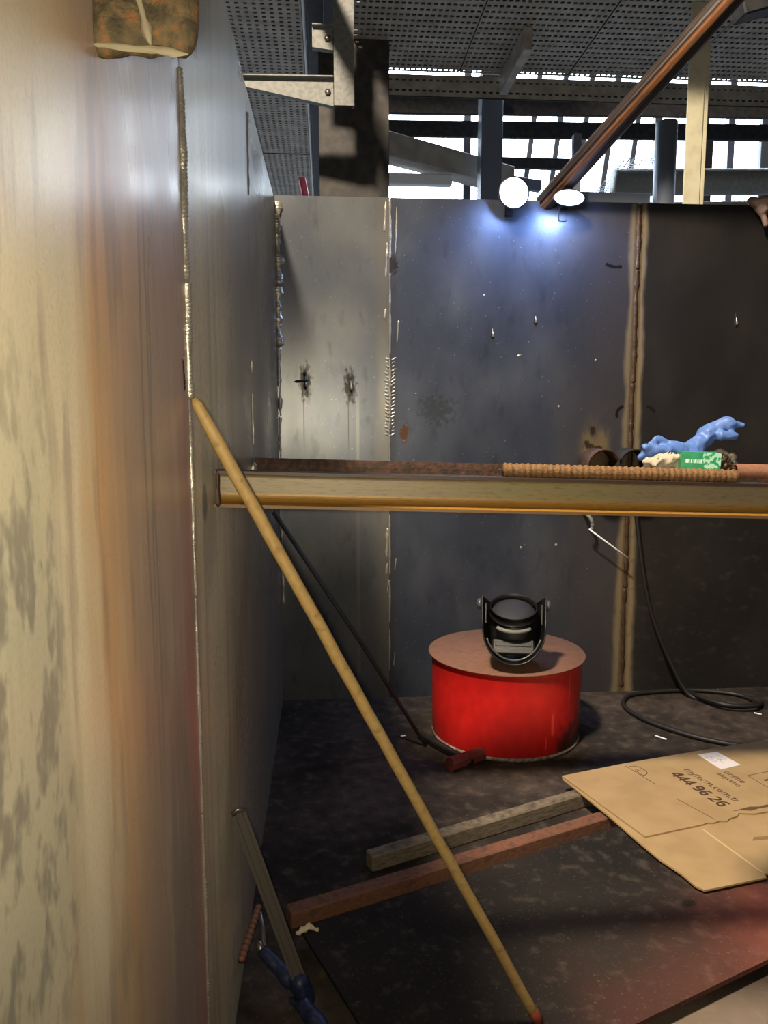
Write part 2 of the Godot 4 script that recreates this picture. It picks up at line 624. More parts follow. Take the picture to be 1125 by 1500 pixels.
func wall_of_left() -> void:
	var root := structure("wall_left")
	var wave := fast(51, 0.011, 2)
	var s := fast(52, 1.0, 4)
	# near plate: tan, rust and mauve run-off streaks, as bands over the distance from the camera
	var mid := [[0.40, c8(188, 177, 150)], [0.58, c8(194, 180, 148)], [0.68, c8(204, 187, 154)], [0.735, c8(196, 167, 122)], [0.77, c8(190, 142, 82)], [0.84, c8(176, 134, 86)], [0.92, c8(158, 122, 90)], [1.02, c8(164, 124, 98)], [1.12, c8(160, 114, 90)], [1.17, c8(162, 92, 64)], [1.2, c8(140, 100, 76)]]
	var top := [[0.40, c8(190, 160, 124)], [0.6, c8(188, 156, 116)], [0.75, c8(172, 142, 116)], [0.9, c8(162, 136, 120)], [1.05, c8(160, 134, 120)], [1.2, c8(150, 126, 112)]]
	var low := [[0.40, c8(186, 136, 78)], [0.52, c8(184, 138, 78)], [0.58, c8(176, 150, 108)], [0.66, c8(170, 138, 100)], [0.72, c8(184, 142, 82)], [0.78, c8(164, 132, 98)], [0.9, c8(140, 106, 80)], [1.0, c8(112, 86, 68)], [1.12, c8(140, 96, 72)], [1.2, c8(156, 82, 56)]]
	var t1 := painted(768, 1536, func(u: float, v: float) -> Color:
		var dist := 0.2 + u * 1.0
		var y := 2.3 * (1.0 - v)
		var warp := s.get_noise_2d(dist * 14.0, y * 0.9)
		var wide := s.get_noise_2d(dist * 3.0 + 40.0, y * 1.3)
		var q := dist + warp * 0.05 + wide * 0.12 + 0.02 * s.get_noise_2d(dist * 40.0 + 7.0, y * 4.0)
		var c := ramp(mid, q)
		c = c.lerp(ramp(top, q), smoothstep(1.4, 1.75, y + wide * 0.25))
		c = c.lerp(ramp(low, q), 1.0 - smoothstep(0.45, 1.0, y + warp * 0.3 + wide * 0.3))
		var streak := s.get_noise_2d(dist * 26.0, y * 1.9 + 20.0)
		var cloud := s.get_noise_2d(dist * 8.0 + 3.0, y * 3.0)
		c = c.lerp(c8(92, 72, 56), clampf((streak * 0.5 + cloud * 0.6) - 0.12, 0, 0.35))
		c = c.lerp(c8(206, 190, 156), clampf(-streak * 0.35 - cloud * 0.5 - 0.12, 0, 0.35))
		# dark run marks
		for r in [[0.905, 1.0, 1.56], [0.93, 1.08, 1.6], [0.945, 0.95, 1.52]]:
			var k := 1.0 - absf(dist - r[0] - 0.012 * s.get_noise_2d(y * 3.0, r[0] * 99.0)) / 0.007
			k *= smoothstep(r[1] - 0.15, r[1] + 0.1, y) * (1.0 - smoothstep(r[2] - 0.1, r[2], y))
			c = c.lerp(c8(66, 50, 40), clampf(k, 0, 1) * 0.55)
		# grey mottled scale towards the near edge, low down
		var mott := s.get_noise_2d(dist * 18.0 + 9.0, y * 9.0) + 0.5 * s.get_noise_2d(dist * 60.0, y * 30.0)
		var zone := (1.0 - smoothstep(0.54, 0.64, dist + warp * 0.04)) * (1.0 - smoothstep(1.15, 1.45, y)) * smoothstep(0.75, 0.95, y)
		c = c.lerp(c8(142, 138, 114), zone * 0.7)
		c = c.lerp(c8(78, 74, 62), zone * clampf(mott * 1.4, 0, 0.6))
		# red oxide along the weld
		var red := smoothstep(1.08, 1.19, dist + warp * 0.02) * (1.0 - smoothstep(0.9, 1.35, y + wide * 0.3))
		c = c.lerp(c8(158, 72, 46), red * 0.75)
		# fine grain and slanting scratches
		c = c.lerp(c8(84, 70, 56), clampf(s.get_noise_2d(dist * 170.0, y * 150.0) * 0.2, 0, 0.07))
		var scr := s.get_noise_2d((dist * 0.8 + y * 0.35) * 70.0, (y - dist) * 2.0)
		var sz := smoothstep(1.45, 1.6, y) * (1.0 - smoothstep(1.8, 1.95, y)) * smoothstep(0.75, 0.85, dist)
		return c.lerp(c8(196, 186, 176), sz * clampf(scr * 1.3 - 0.3, 0, 0.5)))
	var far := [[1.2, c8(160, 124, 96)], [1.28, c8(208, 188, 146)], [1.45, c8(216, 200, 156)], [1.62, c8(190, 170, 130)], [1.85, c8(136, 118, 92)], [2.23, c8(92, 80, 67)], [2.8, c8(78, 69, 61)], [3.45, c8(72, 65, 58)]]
	var t2 := painted(768, 768, func(u: float, v: float) -> Color:
		var dist := 1.2 + u * 2.25
		var y := 2.3 * (1.0 - v)
		var warp := s.get_noise_2d(dist * 9.0, y * 0.8 + 7.0)
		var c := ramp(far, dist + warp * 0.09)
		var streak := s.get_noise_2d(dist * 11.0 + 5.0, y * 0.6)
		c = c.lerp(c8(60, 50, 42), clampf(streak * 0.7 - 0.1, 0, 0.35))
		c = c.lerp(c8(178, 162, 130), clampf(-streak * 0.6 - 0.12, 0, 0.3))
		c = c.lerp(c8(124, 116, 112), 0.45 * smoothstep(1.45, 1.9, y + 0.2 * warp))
		# grey bare patch and burn where the beam meets the plate
		var e := Vector2((dist - 1.37) / 0.10, (y - 1.12) / 0.16).length() + 0.3 * warp
		c = c.lerp(c8(150, 140, 116), 0.6 * (1.0 - smoothstep(0.4, 1.1, e)))
		var b := Vector2((dist - 1.325) / 0.03, (y - 1.155) / 0.04).length() + 0.3 * s.get_noise_2d(dist * 60.0, y * 60.0)
		c = c.lerp(c8(30, 26, 22), 0.85 * (1.0 - smoothstep(0.55, 1.0, b)))
		return c.lerp(c8(60, 54, 46), clampf(s.get_noise_2d(dist * 60.0, y * 60.0) * 0.3, 0, 0.12)))
	var rn := NoiseTexture2D.new()
	rn.width = 512
	rn.height = 512
	rn.noise = fast(57, 0.006, 3)
	var rg := Gradient.new()
	rg.offsets = PackedFloat32Array([0.0, 1.0])
	rg.colors = PackedColorArray([Color(0.21, 0.21, 0.21), Color(0.40, 0.40, 0.40)])
	rn.color_ramp = rg
	var m1 := steel(t1, 0.36, 0.15, rn)
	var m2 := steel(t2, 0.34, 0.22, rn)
	m1.metallic_specular = 0.36
	m2.metallic_specular = 0.40
	for mm in [m1, m2]:
		mm.rim_enabled = true
		mm.rim = 0.14
		mm.rim_tint = 0.8
	var x := -0.205
	# each plate: near z, far z, its share of the picture
	var st := begin(true)
	plate(st, Vector3(x, 0, -0.2), Vector3(0, 0, -0.998), Vector3(0, 2.3, 0), 0.012, 30, 50, 0.0022, wave)
	obj("steel_plate", st, m1, root)
	st = begin(true)
	plate(st, Vector3(x, 0, 0.6), Vector3(0, 0, -0.798), Vector3(0, 2.3, 0), 0.012, 8, 10, 0.0, wave)
	obj("steel_plate", st, M.column, root)
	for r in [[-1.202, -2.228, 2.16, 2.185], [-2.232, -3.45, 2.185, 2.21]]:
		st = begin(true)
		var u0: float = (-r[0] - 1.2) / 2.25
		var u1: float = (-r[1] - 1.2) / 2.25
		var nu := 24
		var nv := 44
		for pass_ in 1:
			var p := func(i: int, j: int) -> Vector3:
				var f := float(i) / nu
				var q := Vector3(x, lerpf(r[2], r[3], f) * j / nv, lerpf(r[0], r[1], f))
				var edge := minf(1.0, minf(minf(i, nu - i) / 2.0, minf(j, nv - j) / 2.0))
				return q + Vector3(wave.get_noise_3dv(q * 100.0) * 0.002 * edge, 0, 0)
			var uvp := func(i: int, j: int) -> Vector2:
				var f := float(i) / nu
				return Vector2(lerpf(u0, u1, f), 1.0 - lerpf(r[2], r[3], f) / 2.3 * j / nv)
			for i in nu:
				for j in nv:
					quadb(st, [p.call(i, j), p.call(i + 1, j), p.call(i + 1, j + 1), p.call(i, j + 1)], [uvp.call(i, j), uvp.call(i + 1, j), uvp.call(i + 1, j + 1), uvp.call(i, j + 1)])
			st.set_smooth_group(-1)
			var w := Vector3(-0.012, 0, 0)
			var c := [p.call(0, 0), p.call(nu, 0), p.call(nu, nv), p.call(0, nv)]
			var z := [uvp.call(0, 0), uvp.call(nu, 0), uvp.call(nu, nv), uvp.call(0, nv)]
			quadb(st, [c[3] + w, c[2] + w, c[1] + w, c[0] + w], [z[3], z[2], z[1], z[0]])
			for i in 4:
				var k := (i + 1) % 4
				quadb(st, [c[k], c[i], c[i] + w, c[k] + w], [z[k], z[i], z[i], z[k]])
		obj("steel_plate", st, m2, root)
	# welds on the seams
	var wn := fast(61, 0.01, 3)
	var n := Vector3(1, 0, 0)
	for r in [[0.02, 0.34, 0.006], [0.34, 0.66, 0.005], [0.66, 1.02, 0.006], [1.02, 1.31, 0.006], [1.325, 1.50, 0.009], [1.50, 1.8, 0.011]]:
		st = begin(true)
		bead(st, Vector3(x, r[0], -1.2), Vector3(x, r[1], -1.2), n, r[2], 0.0045 if r[0] < 1.3 else 0.0075, 0.006, 0.7, wn, 0.002)
		obj("weld_seam", st, M.weld, root)
	for r in [[1.22, 1.37, 0.006], [1.42, 1.46, 0.005], [1.9, 2.12, 0.007]]:
		st = begin(true)
		bead(st, Vector3(x, r[0], -2.23), Vector3(x, r[1], -2.23), n, r[2], 0.007, 0.008, 0.8, wn, 0.002)
		obj("weld_seam", st, M.weld, root)
	# burnt gap above the pole's end
	st = begin(true)
	bead(st, Vector3(x, 1.335, -1.165), Vector3(x, 1.385, -1.155), n, 0.007, 0.0025, 0.01, 0.9, wn, 0.002)
	obj("weld_scar", st, M.soot, root)


func wall_of_back() -> void:
	var root := structure("wall_back")
	var wave := fast(71, 0.008, 2)
	var s := fast(72, 1.0, 4)
	var z := -3.45
	var span := [[-0.205, 0.287], [0.290, 1.394], [1.397, 2.8]]
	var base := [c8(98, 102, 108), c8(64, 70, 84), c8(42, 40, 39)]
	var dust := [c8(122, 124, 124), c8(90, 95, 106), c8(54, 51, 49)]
	var mats := []
	for pl in 3:
		var x0: float = span[pl][0]
		var x1: float = span[pl][1]
		var t := painted(512 if pl == 0 else 1024, 1024, func(u: float, v: float) -> Color:
			var x := lerpf(x0, x1, u)
			var y := 2.235 * (1.0 - v)
			var n := s.get_noise_2d(x * 2.2, y * 1.4)
			var f := s.get_noise_2d(x * 12.0, y * 5.0 + 30.0)
			var g := s.get_noise_2d(x * 60.0 + 11.0, y * 60.0)
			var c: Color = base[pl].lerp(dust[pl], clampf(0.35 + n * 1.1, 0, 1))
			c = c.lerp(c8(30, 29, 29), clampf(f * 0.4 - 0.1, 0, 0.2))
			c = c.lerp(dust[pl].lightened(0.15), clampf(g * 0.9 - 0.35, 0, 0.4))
			if pl == 0:
				# lighter ground bands left by a scraper, and run marks below the lugs
				c = c.lerp(c8(150, 148, 136), 0.35 * smoothstep(0.135, 0.14, x) * (1 - smoothstep(0.15, 0.155, x)) * (1 - smoothstep(1.3, 1.5, y)))
				c = c.lerp(c8(128, 120, 104), 0.4 * smoothstep(0.2, 0.26, x + 0.02 * f))
				for lug in [Vector2(-0.085, 1.449), Vector2(0.112, 1.435)]:
					var k := Vector2((x - lug.x) / 0.026, (y - lug.y) / 0.075).length() + 0.7 * s.get_noise_2d(x * 45.0, y * 25.0)
					c = c.lerp(c8(24, 21, 17), 0.9 * (1 - smoothstep(0.4, 1.25, k)))
					var run := (1 - smoothstep(0.001, 0.003, absf(x - lug.x + 0.008))) * (1 - smoothstep(lug.y - 0.1, lug.y, y)) * smoothstep(1.1, 1.25, y)
					c = c.lerp(c8(66, 58, 48), 0.7 * run)
			if pl == 1:
				# warm tinge towards the dark weld, heat bands, burn over the tube ends
				c = c.lerp(c8(84, 76, 74), 0.6 * smoothstep(0.95, 1.25, x + 0.1 * n))
				var k := Vector2((x - 1.225) / 0.085, (y - 1.12) / 0.19).length() + 0.35 * f
				c = c.lerp(c8(158, 134, 92), 0.75 * (1 - smoothstep(0.35, 1.1, k)))
				for d in [[1.215, 1.235, 0.018, 0.03], [1.20, 1.165, 0.03, 0.014], [1.24, 1.16, 0.03, 0.008], [1.19, 1.18, 0.016, 0.016]]:
					var q := Vector2((x - d[0]) / d[2], (y - d[1]) / d[3]).length() + 0.6 * s.get_noise_2d(x * 90.0, y * 90.0)
					c = c.lerp(c8(50, 38, 26), 0.8 * (1 - smoothstep(0.5, 1.0, q)))
				var r := Vector2((x - 0.352) / 0.022, (y - 1.225) / 0.045).rotated(0.4).length() + 0.6 * s.get_noise_2d(x * 60.0, y * 60.0)
				c = c.lerp(c8(92, 52, 28), 0.85 * (1 - smoothstep(0.5, 1.05, r)))
				var gr := Vector2((x - 0.50) / 0.09, (y - 1.33) / 0.07).length() + 1.0 * s.get_noise_2d(x * 30.0, y * 30.0)
				c = c.lerp(c8(52, 56, 58), 0.5 * (1 - smoothstep(0.5, 1.05, gr)))
				var soot := Vector2((x - 0.30) / 0.03, (y - 1.955) / 0.05).length() + 0.6 * s.get_noise_2d(x * 60.0, y * 60.0)
				c = c.lerp(c8(30, 28, 28), 0.8 * (1 - smoothstep(0.4, 1.05, soot)))
				var edge := 1.0 - smoothstep(0.295, 0.335, x + 0.008 * f)
				c = c.lerp(c8(64, 62, 64), 0.45 * edge)
			if pl >= 1:
				var w := 0.052 + 0.014 * s.get_noise_2d(y * 3.0, 5.0) + 0.012 * (1 - smoothstep(0.0, 0.9, y))
				var gap: float = absf(x - 1.3955)
				c = c.lerp(c8(168, 150, 116), 0.8 * (1 - smoothstep(w * 0.5, w, gap + 0.008 * f)))
				c = c.lerp(c8(84, 62, 40), 0.5 * (1 - smoothstep(0.012, 0.024, gap + 0.004 * g)))
				# drawn soot curls beside the weld
				for a in [[1.46, 1.30, 0.045, 0.4, 1.5], [1.36, 1.31, 0.035, 1.7, 3.6], [1.30, 2.06, 0.10, 4.2, 4.95]]:
					var dv := Vector2(x - a[0], y - a[1])
					var ang := fposmod(dv.angle(), TAU)
					if absf(dv.length() - a[2]) < 0.007 and ang > a[3] and ang < a[4]:
						c = c.lerp(c8(28, 24, 20), 0.85)
			if pl == 2:
				c = c.lerp(c8(84, 80, 76), 0.6 * clampf(s.get_noise_2d(x * 9.0 + 3.0, y * 15.0 + 8.0) * 1.5 - 0.35, 0, 1) * (1 - smoothstep(0.7, 1.6, y)))
			# spatter specks
			if g > 0.66 and pl < 2:
				c = c.lerp(c8(190, 190, 186), 0.6)
			return c)
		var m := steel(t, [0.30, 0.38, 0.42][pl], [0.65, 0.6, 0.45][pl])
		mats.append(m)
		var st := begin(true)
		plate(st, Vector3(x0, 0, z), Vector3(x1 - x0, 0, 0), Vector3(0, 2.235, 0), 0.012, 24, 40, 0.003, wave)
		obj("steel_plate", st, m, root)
	var wn := fast(81, 0.01, 3)
	var n := Vector3(0, 0, 1)
	# corner weld: thick, shiny, full of slag
	for r in [[2.21, 1.86, 0.034, 0.012], [1.86, 1.6, 0.03, 0.01], [1.6, 1.3, 0.014, 0.006], [1.3, 1.06, 0.009, 0.005], [0.8, 0.45, 0.012, 0.004]]:
		var st := begin(true)
		bead(st, Vector3(-0.196, r[0], z + 0.004), Vector3(-0.196, r[1], z + 0.004), n, r[2], r[3], 0.012, 1.0, wn, 0.006)
		obj("weld_seam", st, M.weld, root)
	# middle weld: a thin bright line with slag at its sides and a wide wave of beads half way
	var line := [[0.13, 0.33, 0.007], [0.36, 0.56, 0.008], [0.58, 0.86, 0.008], [0.88, 1.22, 0.007], [1.24, 1.55, 0.009], [1.57, 1.92, 0.008], [1.98, 2.23, 0.010]]
	for r in line:
		var st := begin(true)
		bead(st, Vector3(0.2885, r[0], z), Vector3(0.2885, r[1], z), n, r[2], 0.006, 0.009, 0.6, wn, 0.002)
		obj("weld_seam", st, M.weld, root)
	for k in 22:
		for side in [-1.0, 1.0]:
			var y: float = 1.22 + k * 0.0158
			var sx: float = 0.2885 + side * (0.013 + rng.randf_range(-0.003, 0.004))
			var st := begin(true)
			var half := rng.randf_range(0.006, 0.013)
			var lift := rng.randf_range(0.003, 0.009)
			bead(st, Vector3(sx - half, y - lift * side, z), Vector3(sx + half, y + lift * side, z), n, rng.randf_range(0.008, 0.013), rng.randf_range(0.004, 0.008), 0.011, 0.9, wn)
			obj("weld_bead", st, M.weld, root)
	for r in [[0.262, 2.09, 2.22, 0.008], [0.268, 1.9, 2.05, 0.007], [0.31, 2.0, 2.2, 0.006], [0.318, 1.62, 1.72, 0.007], [0.262, 1.72, 1.77, 0.009], [0.272, 0.66, 0.8, 0.014], [0.270, 0.58, 0.64, 0.012], [0.31, 0.6, 0.66, 0.007], [0.276, 0.5, 0.56, 0.008], [0.305, 0.15, 0.22, 0.006]]:
		var st := begin(true)
		bead(st, Vector3(r[0], r[1], z), Vector3(r[0] + 0.006, r[2], z), n, r[3], 0.004, 0.012, 1.0, wn, 0.005)
		obj("weld_slag", st, M.weld, root)
	for r in [0.2885, 1.3955]:
		var bs := begin()
		box(bs, Vector3(r, 1.11, z - 0.018), Vector3(0.05, 2.22, 0.008), 0.001)
		obj("backing_strip", bs, M.dark, root)
	# dark rippled weld
	for r in [[0.02, 0.5], [0.5, 1.0], [1.0, 1.45], [1.45, 1.95], [1.95, 2.23]]:
		var st := begin(true)
		bead(st, Vector3(1.3955, r[0], z), Vector3(1.3955, r[1], z), n, 0.021, 0.007, 0.009, 0.5, wn, 0.004)
		obj("weld_seam", st, M.weld_dark, root)
	# stubs of lugs that were torn off: burnt metal with a bright broken edge
	for lug in [[-0.088, 1.452, 0.06, 0.05], [0.112, 1.437, 0.055, 0.025], [0.741, 1.668, 0.05, 0.022], [0.934, 1.728, 0.045, 0.024], [1.861, 1.73, 0.05, 0.024], [0.70, 1.83, 0.012, 0.01], [0.862, 1.57, 0.018, 0.03], [1.215, 1.55, 0.014, 0.016], [1.05, 1.345, 0.018, 0.014], [0.89, 0.70, 0.018, 0.018], [1.055, 0.71, 0.02, 0.018], [0.40, 1.40, 0.01, 0.01]]:
		var stub := Node3D.new()
		stub.name = "lug_stub"
		stub.position = Vector3(lug[0], lug[1], z)
		root.add_child(stub, true)
		if lug[2] > 0.03:
			var st := begin(true)
			bead(st, Vector3(0.004, -lug[2] * 0.6, 0), Vector3(0.0, lug[2] * 0.7, 0), n, 0.020, 0.010, 0.02, 0.9, wn, 0.004)
			obj("burnt_metal", st, M.soot, stub)
		if lug[3] > 0.04:
			var st := begin(true)
			bead(st, Vector3(-0.045, 0.0, 0), Vector3(0.02, 0.004, 0), n, 0.013, 0.016, 0.02, 0.7, wn, 0.003)
			obj("burnt_metal", st, M.soot, stub)
		var st2 := begin(true)
		bead(st2, Vector3(0.006, -lug[2] * 0.45, 0), Vector3(0.002, lug[2] * 0.45, 0), n, 0.012 if lug[2] > 0.03 else lug[3], 0.014 if lug[2] > 0.03 else 0.005, 0.012, 1.0, wn, 0.004)
		obj("broken_edge", st2, M.weld, stub)
	# two short pipe stubs welded through the plate, just above the beams
	for r in [[1.229, M.rust_dark], [1.370, M.soot]]:
		var stp := begin(true)
		pipe(stp, Vector3(r[0], 1.08, z - 0.02), Vector3(r[0], 1.08, z + 0.13), 0.078, 0.008, 36)
		obj("pipe_stub", stp, r[1], root)
	# the tank's far right side, out of the picture
	var wr := structure("wall_right")
	var st3 := begin(true)
	plate(st3, Vector3(2.8, 0, -3.45), Vector3(0, 0, 2.6), Vector3(0, 2.235, 0), 0.012, 6, 6, 0.0, wave)
	obj("steel_plate", st3, M.dark, wr)


func channel(w: float, h: float, web: float, fl: float, fillet: float) -> PackedVector2Array:
	# opening towards +side; counter-clockwise
	var p := PackedVector2Array([Vector2(0, -h / 2), Vector2(w, -h / 2), Vector2(w, -h / 2 + fl * 0.7)])
	var n := 7
	for i in n + 1:
		var a := PI / 2 * i / n
		p.append(Vector2(web + fillet * (1 - sin(a)), -h / 2 + fl + fillet * (1 - cos(a))))
	for i in n + 1:
		var a := PI / 2 * i / n
		p.append(Vector2(web + 0.4 * fillet * (1 - cos(a)), h / 2 - fl - 0.4 * fillet * (1 - sin(a))))
	p.append_array([Vector2(w, h / 2 - fl * 0.7), Vector2(w, h / 2), Vector2(0, h / 2)])
	return p


func beams() -> void:
	var s := fast(91, 1.0, 4)
	var tex := painted(1024, 256, func(u: float, v: float) -> Color:
		# v runs round the section: underside, lower lip, fillet, web, upper lip, top, back
		var x := u * 2.0
		var n := s.get_noise_2d(x * 4.0, v * 30.0)
		var f := s.get_noise_2d(x * 26.0, v * 60.0)
		var c := c8(150, 132, 96)
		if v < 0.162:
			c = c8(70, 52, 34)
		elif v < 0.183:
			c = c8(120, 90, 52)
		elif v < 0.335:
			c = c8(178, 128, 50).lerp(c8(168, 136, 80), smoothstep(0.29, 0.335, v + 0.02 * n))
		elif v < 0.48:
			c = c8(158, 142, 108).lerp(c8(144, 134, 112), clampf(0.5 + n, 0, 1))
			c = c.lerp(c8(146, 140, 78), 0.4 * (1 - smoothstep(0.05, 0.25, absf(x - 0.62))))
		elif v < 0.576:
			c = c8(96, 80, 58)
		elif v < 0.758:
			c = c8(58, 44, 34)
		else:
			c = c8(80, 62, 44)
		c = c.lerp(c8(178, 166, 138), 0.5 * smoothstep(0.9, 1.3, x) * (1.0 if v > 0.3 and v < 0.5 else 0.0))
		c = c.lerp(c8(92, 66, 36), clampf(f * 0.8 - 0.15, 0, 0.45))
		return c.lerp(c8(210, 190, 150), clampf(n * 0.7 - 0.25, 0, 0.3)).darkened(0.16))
	var m := steel(tex, 0.5, 0.25)
	m.texture_repeat = true
	m.uv1_scale = Vector3(0.5, 1, 1)
	var t := thing("channel_beam", "yellow-brown rusty steel channel beam spanning from the left wall, nearer to the camera", "beam")
	var st := begin()
	# web behind, lips towards the camera: side is +z when the bar runs to the right
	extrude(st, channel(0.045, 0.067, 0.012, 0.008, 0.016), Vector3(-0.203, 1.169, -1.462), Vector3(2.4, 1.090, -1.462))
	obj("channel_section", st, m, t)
	var wn := fast(95, 0.01, 3)
	st = begin(true)
	bead(st, Vector3(-0.195, 1.135, -1.418), Vector3(-0.195, 1.205, -1.418), Vector3(0.7, 0, 0.7), 0.012, 0.006, 0.008, 0.8, wn, 0.002)
	obj("end_weld", st, M.weld_dark, t)
	# rear beam: channel lying on its web, lips up, with burrs
	t = thing("channel_beam", "dark rusty steel channel beam lying with its lips up, behind the yellow-brown one", "beam")
	st = begin()
	var poly := PackedVector2Array([Vector2(-0.05, -0.06), Vector2(0.05, -0.06), Vector2(0.05, -0.012), Vector2(0.044, -0.012), Vector2(0.040, -0.034), Vector2(0.032, -0.04), Vector2(-0.030, -0.04), Vector2(-0.038, -0.034), Vector2(-0.042, 0), Vector2(-0.05, 0)])
	extrude(st, poly, Vector3(-0.203, 1.182, -2.2), Vector3(2.75, 1.094, -2.2))
	obj("channel_section", st, M.rust_dark, t)
	st = begin(true)
	bead(st, Vector3(-0.196, 1.12, -2.145), Vector3(-0.196, 1.175, -2.145), Vector3(0.8, 0, 0.6), 0.016, 0.008, 0.01, 0.7, wn, 0.002)
	obj("end_weld", st, M.weld, t)


func drum_and_helmet() -> void:
	var c := Vector3(0.733, 0, -3.03)
	var d := thing("steel_drum", "red painted cut-down steel drum with a brown disc for a lid", "drum", c)
	var s := fast(101, 1.0, 4)
	var tex := painted(1024, 256, func(u: float, v: float) -> Color:
		var a := u * 40.0
		var y := (1.0 - v) * 0.36
		var n := s.get_noise_2d(a, y * 12.0)
		var f := s.get_noise_2d(a * 4.0, y * 60.0)
		var c2 := c8(200, 32, 27).lerp(c8(186, 27, 24), clampf(0.5 + n, 0, 1))
		c2 = c2.lerp(c8(226, 70, 56), clampf(f * 0.8 - 0.35, 0, 0.4))
		c2 = c2.lerp(c8(170, 20, 16), clampf(-f * 0.8 - 0.3, 0, 0.5))
		# scorched patch at the lower right, scraped streaks
		var k := smoothstep(0.0, 0.14, 0.15 - y + 0.06 * n) * (1 - smoothstep(0.035, 0.07, absf(u - 0.885)))
		c2 = c2.lerp(c8(36, 26, 22), 0.9 * k)
		for q in [[0.815, 0.08, 0.19, 0.004], [0.862, 0.2, 0.33, 0.003], [0.80, 0.03, 0.1, 0.002]]:
			var e: float = (1 - smoothstep(q[3] * 0.4, q[3], absf(u - q[0] + 0.002 * f))) * smoothstep(q[1], q[1] + 0.02, y) * (1 - smoothstep(q[2] - 0.02, q[2], y))
			c2 = c2.lerp(c8(232, 110, 84), 0.55 * e)
		return c2)
	var m := steel(tex, 0.42, 0.0)
	var st := begin(true)
	var prof := [[0.297, 0.014], [0.300, 0.022], [0.301, 0.12], [0.302, 0.24], [0.304, 0.325], [0.307, 0.333], [0.306, 0.34]]
	for i in prof.size() - 1:
		for k in 64:
			var q := []
			var uv := []
			for e in [[0, i], [1, i], [1, i + 1], [0, i + 1]]:
				var a: float = TAU * (k + e[0]) / 64.0
				q.append(Vector3(cos(a) * prof[e[1]][0], prof[e[1]][1], -sin(a) * prof[e[1]][0]))
				uv.append(Vector2((k + e[0]) / 64.0, 1.0 - prof[e[1]][1] / 0.36))
			quadb(st, q, uv)
	obj("drum_body", st, m, d)
	st = begin(true)
	lathe(st, [[0.0, 0.0], [0.296, 0.0], [0.303, 0.005], [0.302, 0.012], [0.297, 0.016]])
	obj("bottom_rim", st, noisy([[0.3, c8(70, 52, 44)], [0.5, c8(120, 100, 88)], [0.7, c8(190, 178, 164)]], 0.3, 0.6, 0.1, 104, 0.03), d)
	var lid := noisy([[0.2, c8(92, 64, 50)], [0.5, c8(122, 86, 68)], [0.8, c8(112, 78, 60)]], 0.5, 0.85, 0.0, 107, 0.02)
	st = begin(true)
	lathe(st, [[0.0, 0.338], [0.304, 0.338], [0.318, 0.342], [0.318, 0.3445]])
	st.set_smooth_group(1)
	lathe(st, [[0.318, 0.3445], [0.316, 0.347], [0.0, 0.347]])
	obj("lid", st, lid, d)
	# welding helmet, face down, its hollow towards the camera
	var h := thing("welding_helmet", "black welding helmet resting on the red drum, its hollow side towards the camera", "helmet", Vector3(0.705, 0.363, -2.80))
	h.rotation_degrees = Vector3(-14, -12, 0)
	# rim outline in the helmet's own plane: a deep U, its ends cut to pointed ears
	var rim := []
	var nr := 40
	for i in nr + 1:
		var a := lerpf(-2.05, 2.05, float(i) / nr)
		var p := Vector2(sin(a) * 0.118, 0.135 - cos(a) * 0.135)
		if absf(a) > PI / 2:
			var e := (absf(a) - PI / 2) / 0.48
			p = Vector2(signf(a) * (0.118 + 0.006 * e), 0.135 + 0.125 * e)
		rim.append(p)
	st = begin(true)
	var rings := []
	for r in [[1.0, 0.085, 0.0], [1.0, 0.055, 0.0], [0.985, 0.0, 0.004], [0.93, -0.06, 0.012], [0.8, -0.10, 0.03], [0.5, -0.12, 0.07], [0.05, -0.125, 0.13]]:
		var ring := []
		for p in rim:
			var ear := clampf((p.y - 0.15) / 0.11, 0, 1)
			ring.append(Vector3(p.x * r[0], lerpf(0.135, p.y, lerpf(r[0], 1.0, 0.25 * ear)) * 1.0 + 0.0, r[1] * (1.0 - 0.72 * ear)))
		rings.append(ring)
	for i in rings.size() - 1:
		for k in nr:
			quad(st, rings[i][k], rings[i][k + 1], rings[i + 1][k + 1], rings[i + 1][k])
			var w := func(q: Vector3) -> Vector3: return Vector3(q.x * 0.96, lerpf(0.135, q.y, 0.965), q.z + 0.004)
			quad(st, w.call(rings[i][k + 1]), w.call(rings[i][k]), w.call(rings[i + 1][k]), w.call(rings[i + 1][k + 1]))
	for k in nr:
		var w := func(q: Vector3) -> Vector3: return Vector3(q.x * 0.96, lerpf(0.135, q.y, 0.965), q.z + 0.004)
		quad(st, rings[0][k + 1], rings[0][k], w.call(rings[0][k]), w.call(rings[0][k + 1]))
	obj("shell", st, M.black, h)
	# inner lip of the chin
	st = begin(true)
	var lip := []
	for i in range(8, nr - 7):
		lip.append(Vector3(rim[i].x * 0.9, lerpf(0.135, rim[i].y, 0.9) + 0.004, 0.05))
	tube(st, lip, 0.004, 8)
	obj("rim_seal", st, flat(c8(66, 66, 65), 0.4), h)
	# lens holder low inside the shell
	st = begin()
	box(st, Vector3(0, 0.064, 0.012), Vector3(0.158, 0.062, 0.02), 0.005, Basis(Vector3.RIGHT, deg_to_rad(-32)))
	var holder := obj("lens_holder", st, flat(c8(34, 34, 34), 0.45), h)
	st = begin()
	for k in 2:
		box(st, Vector3(0, 0.052 + 0.024 * k, 0.034 - 0.015 * k), Vector3(0.136, 0.018, 0.003), 0.001, Basis(Vector3.RIGHT, deg_to_rad(-32)))
	obj("dark_lens", st, flat(c8(58, 58, 57), 0.3), holder)
	# headgear: band round the head, crown, sweat band, knobs
	var tilt := Basis(Vector3.RIGHT, deg_to_rad(34))
	var hc := Vector3(0, 0.205, 0.0)
	st = begin(true)
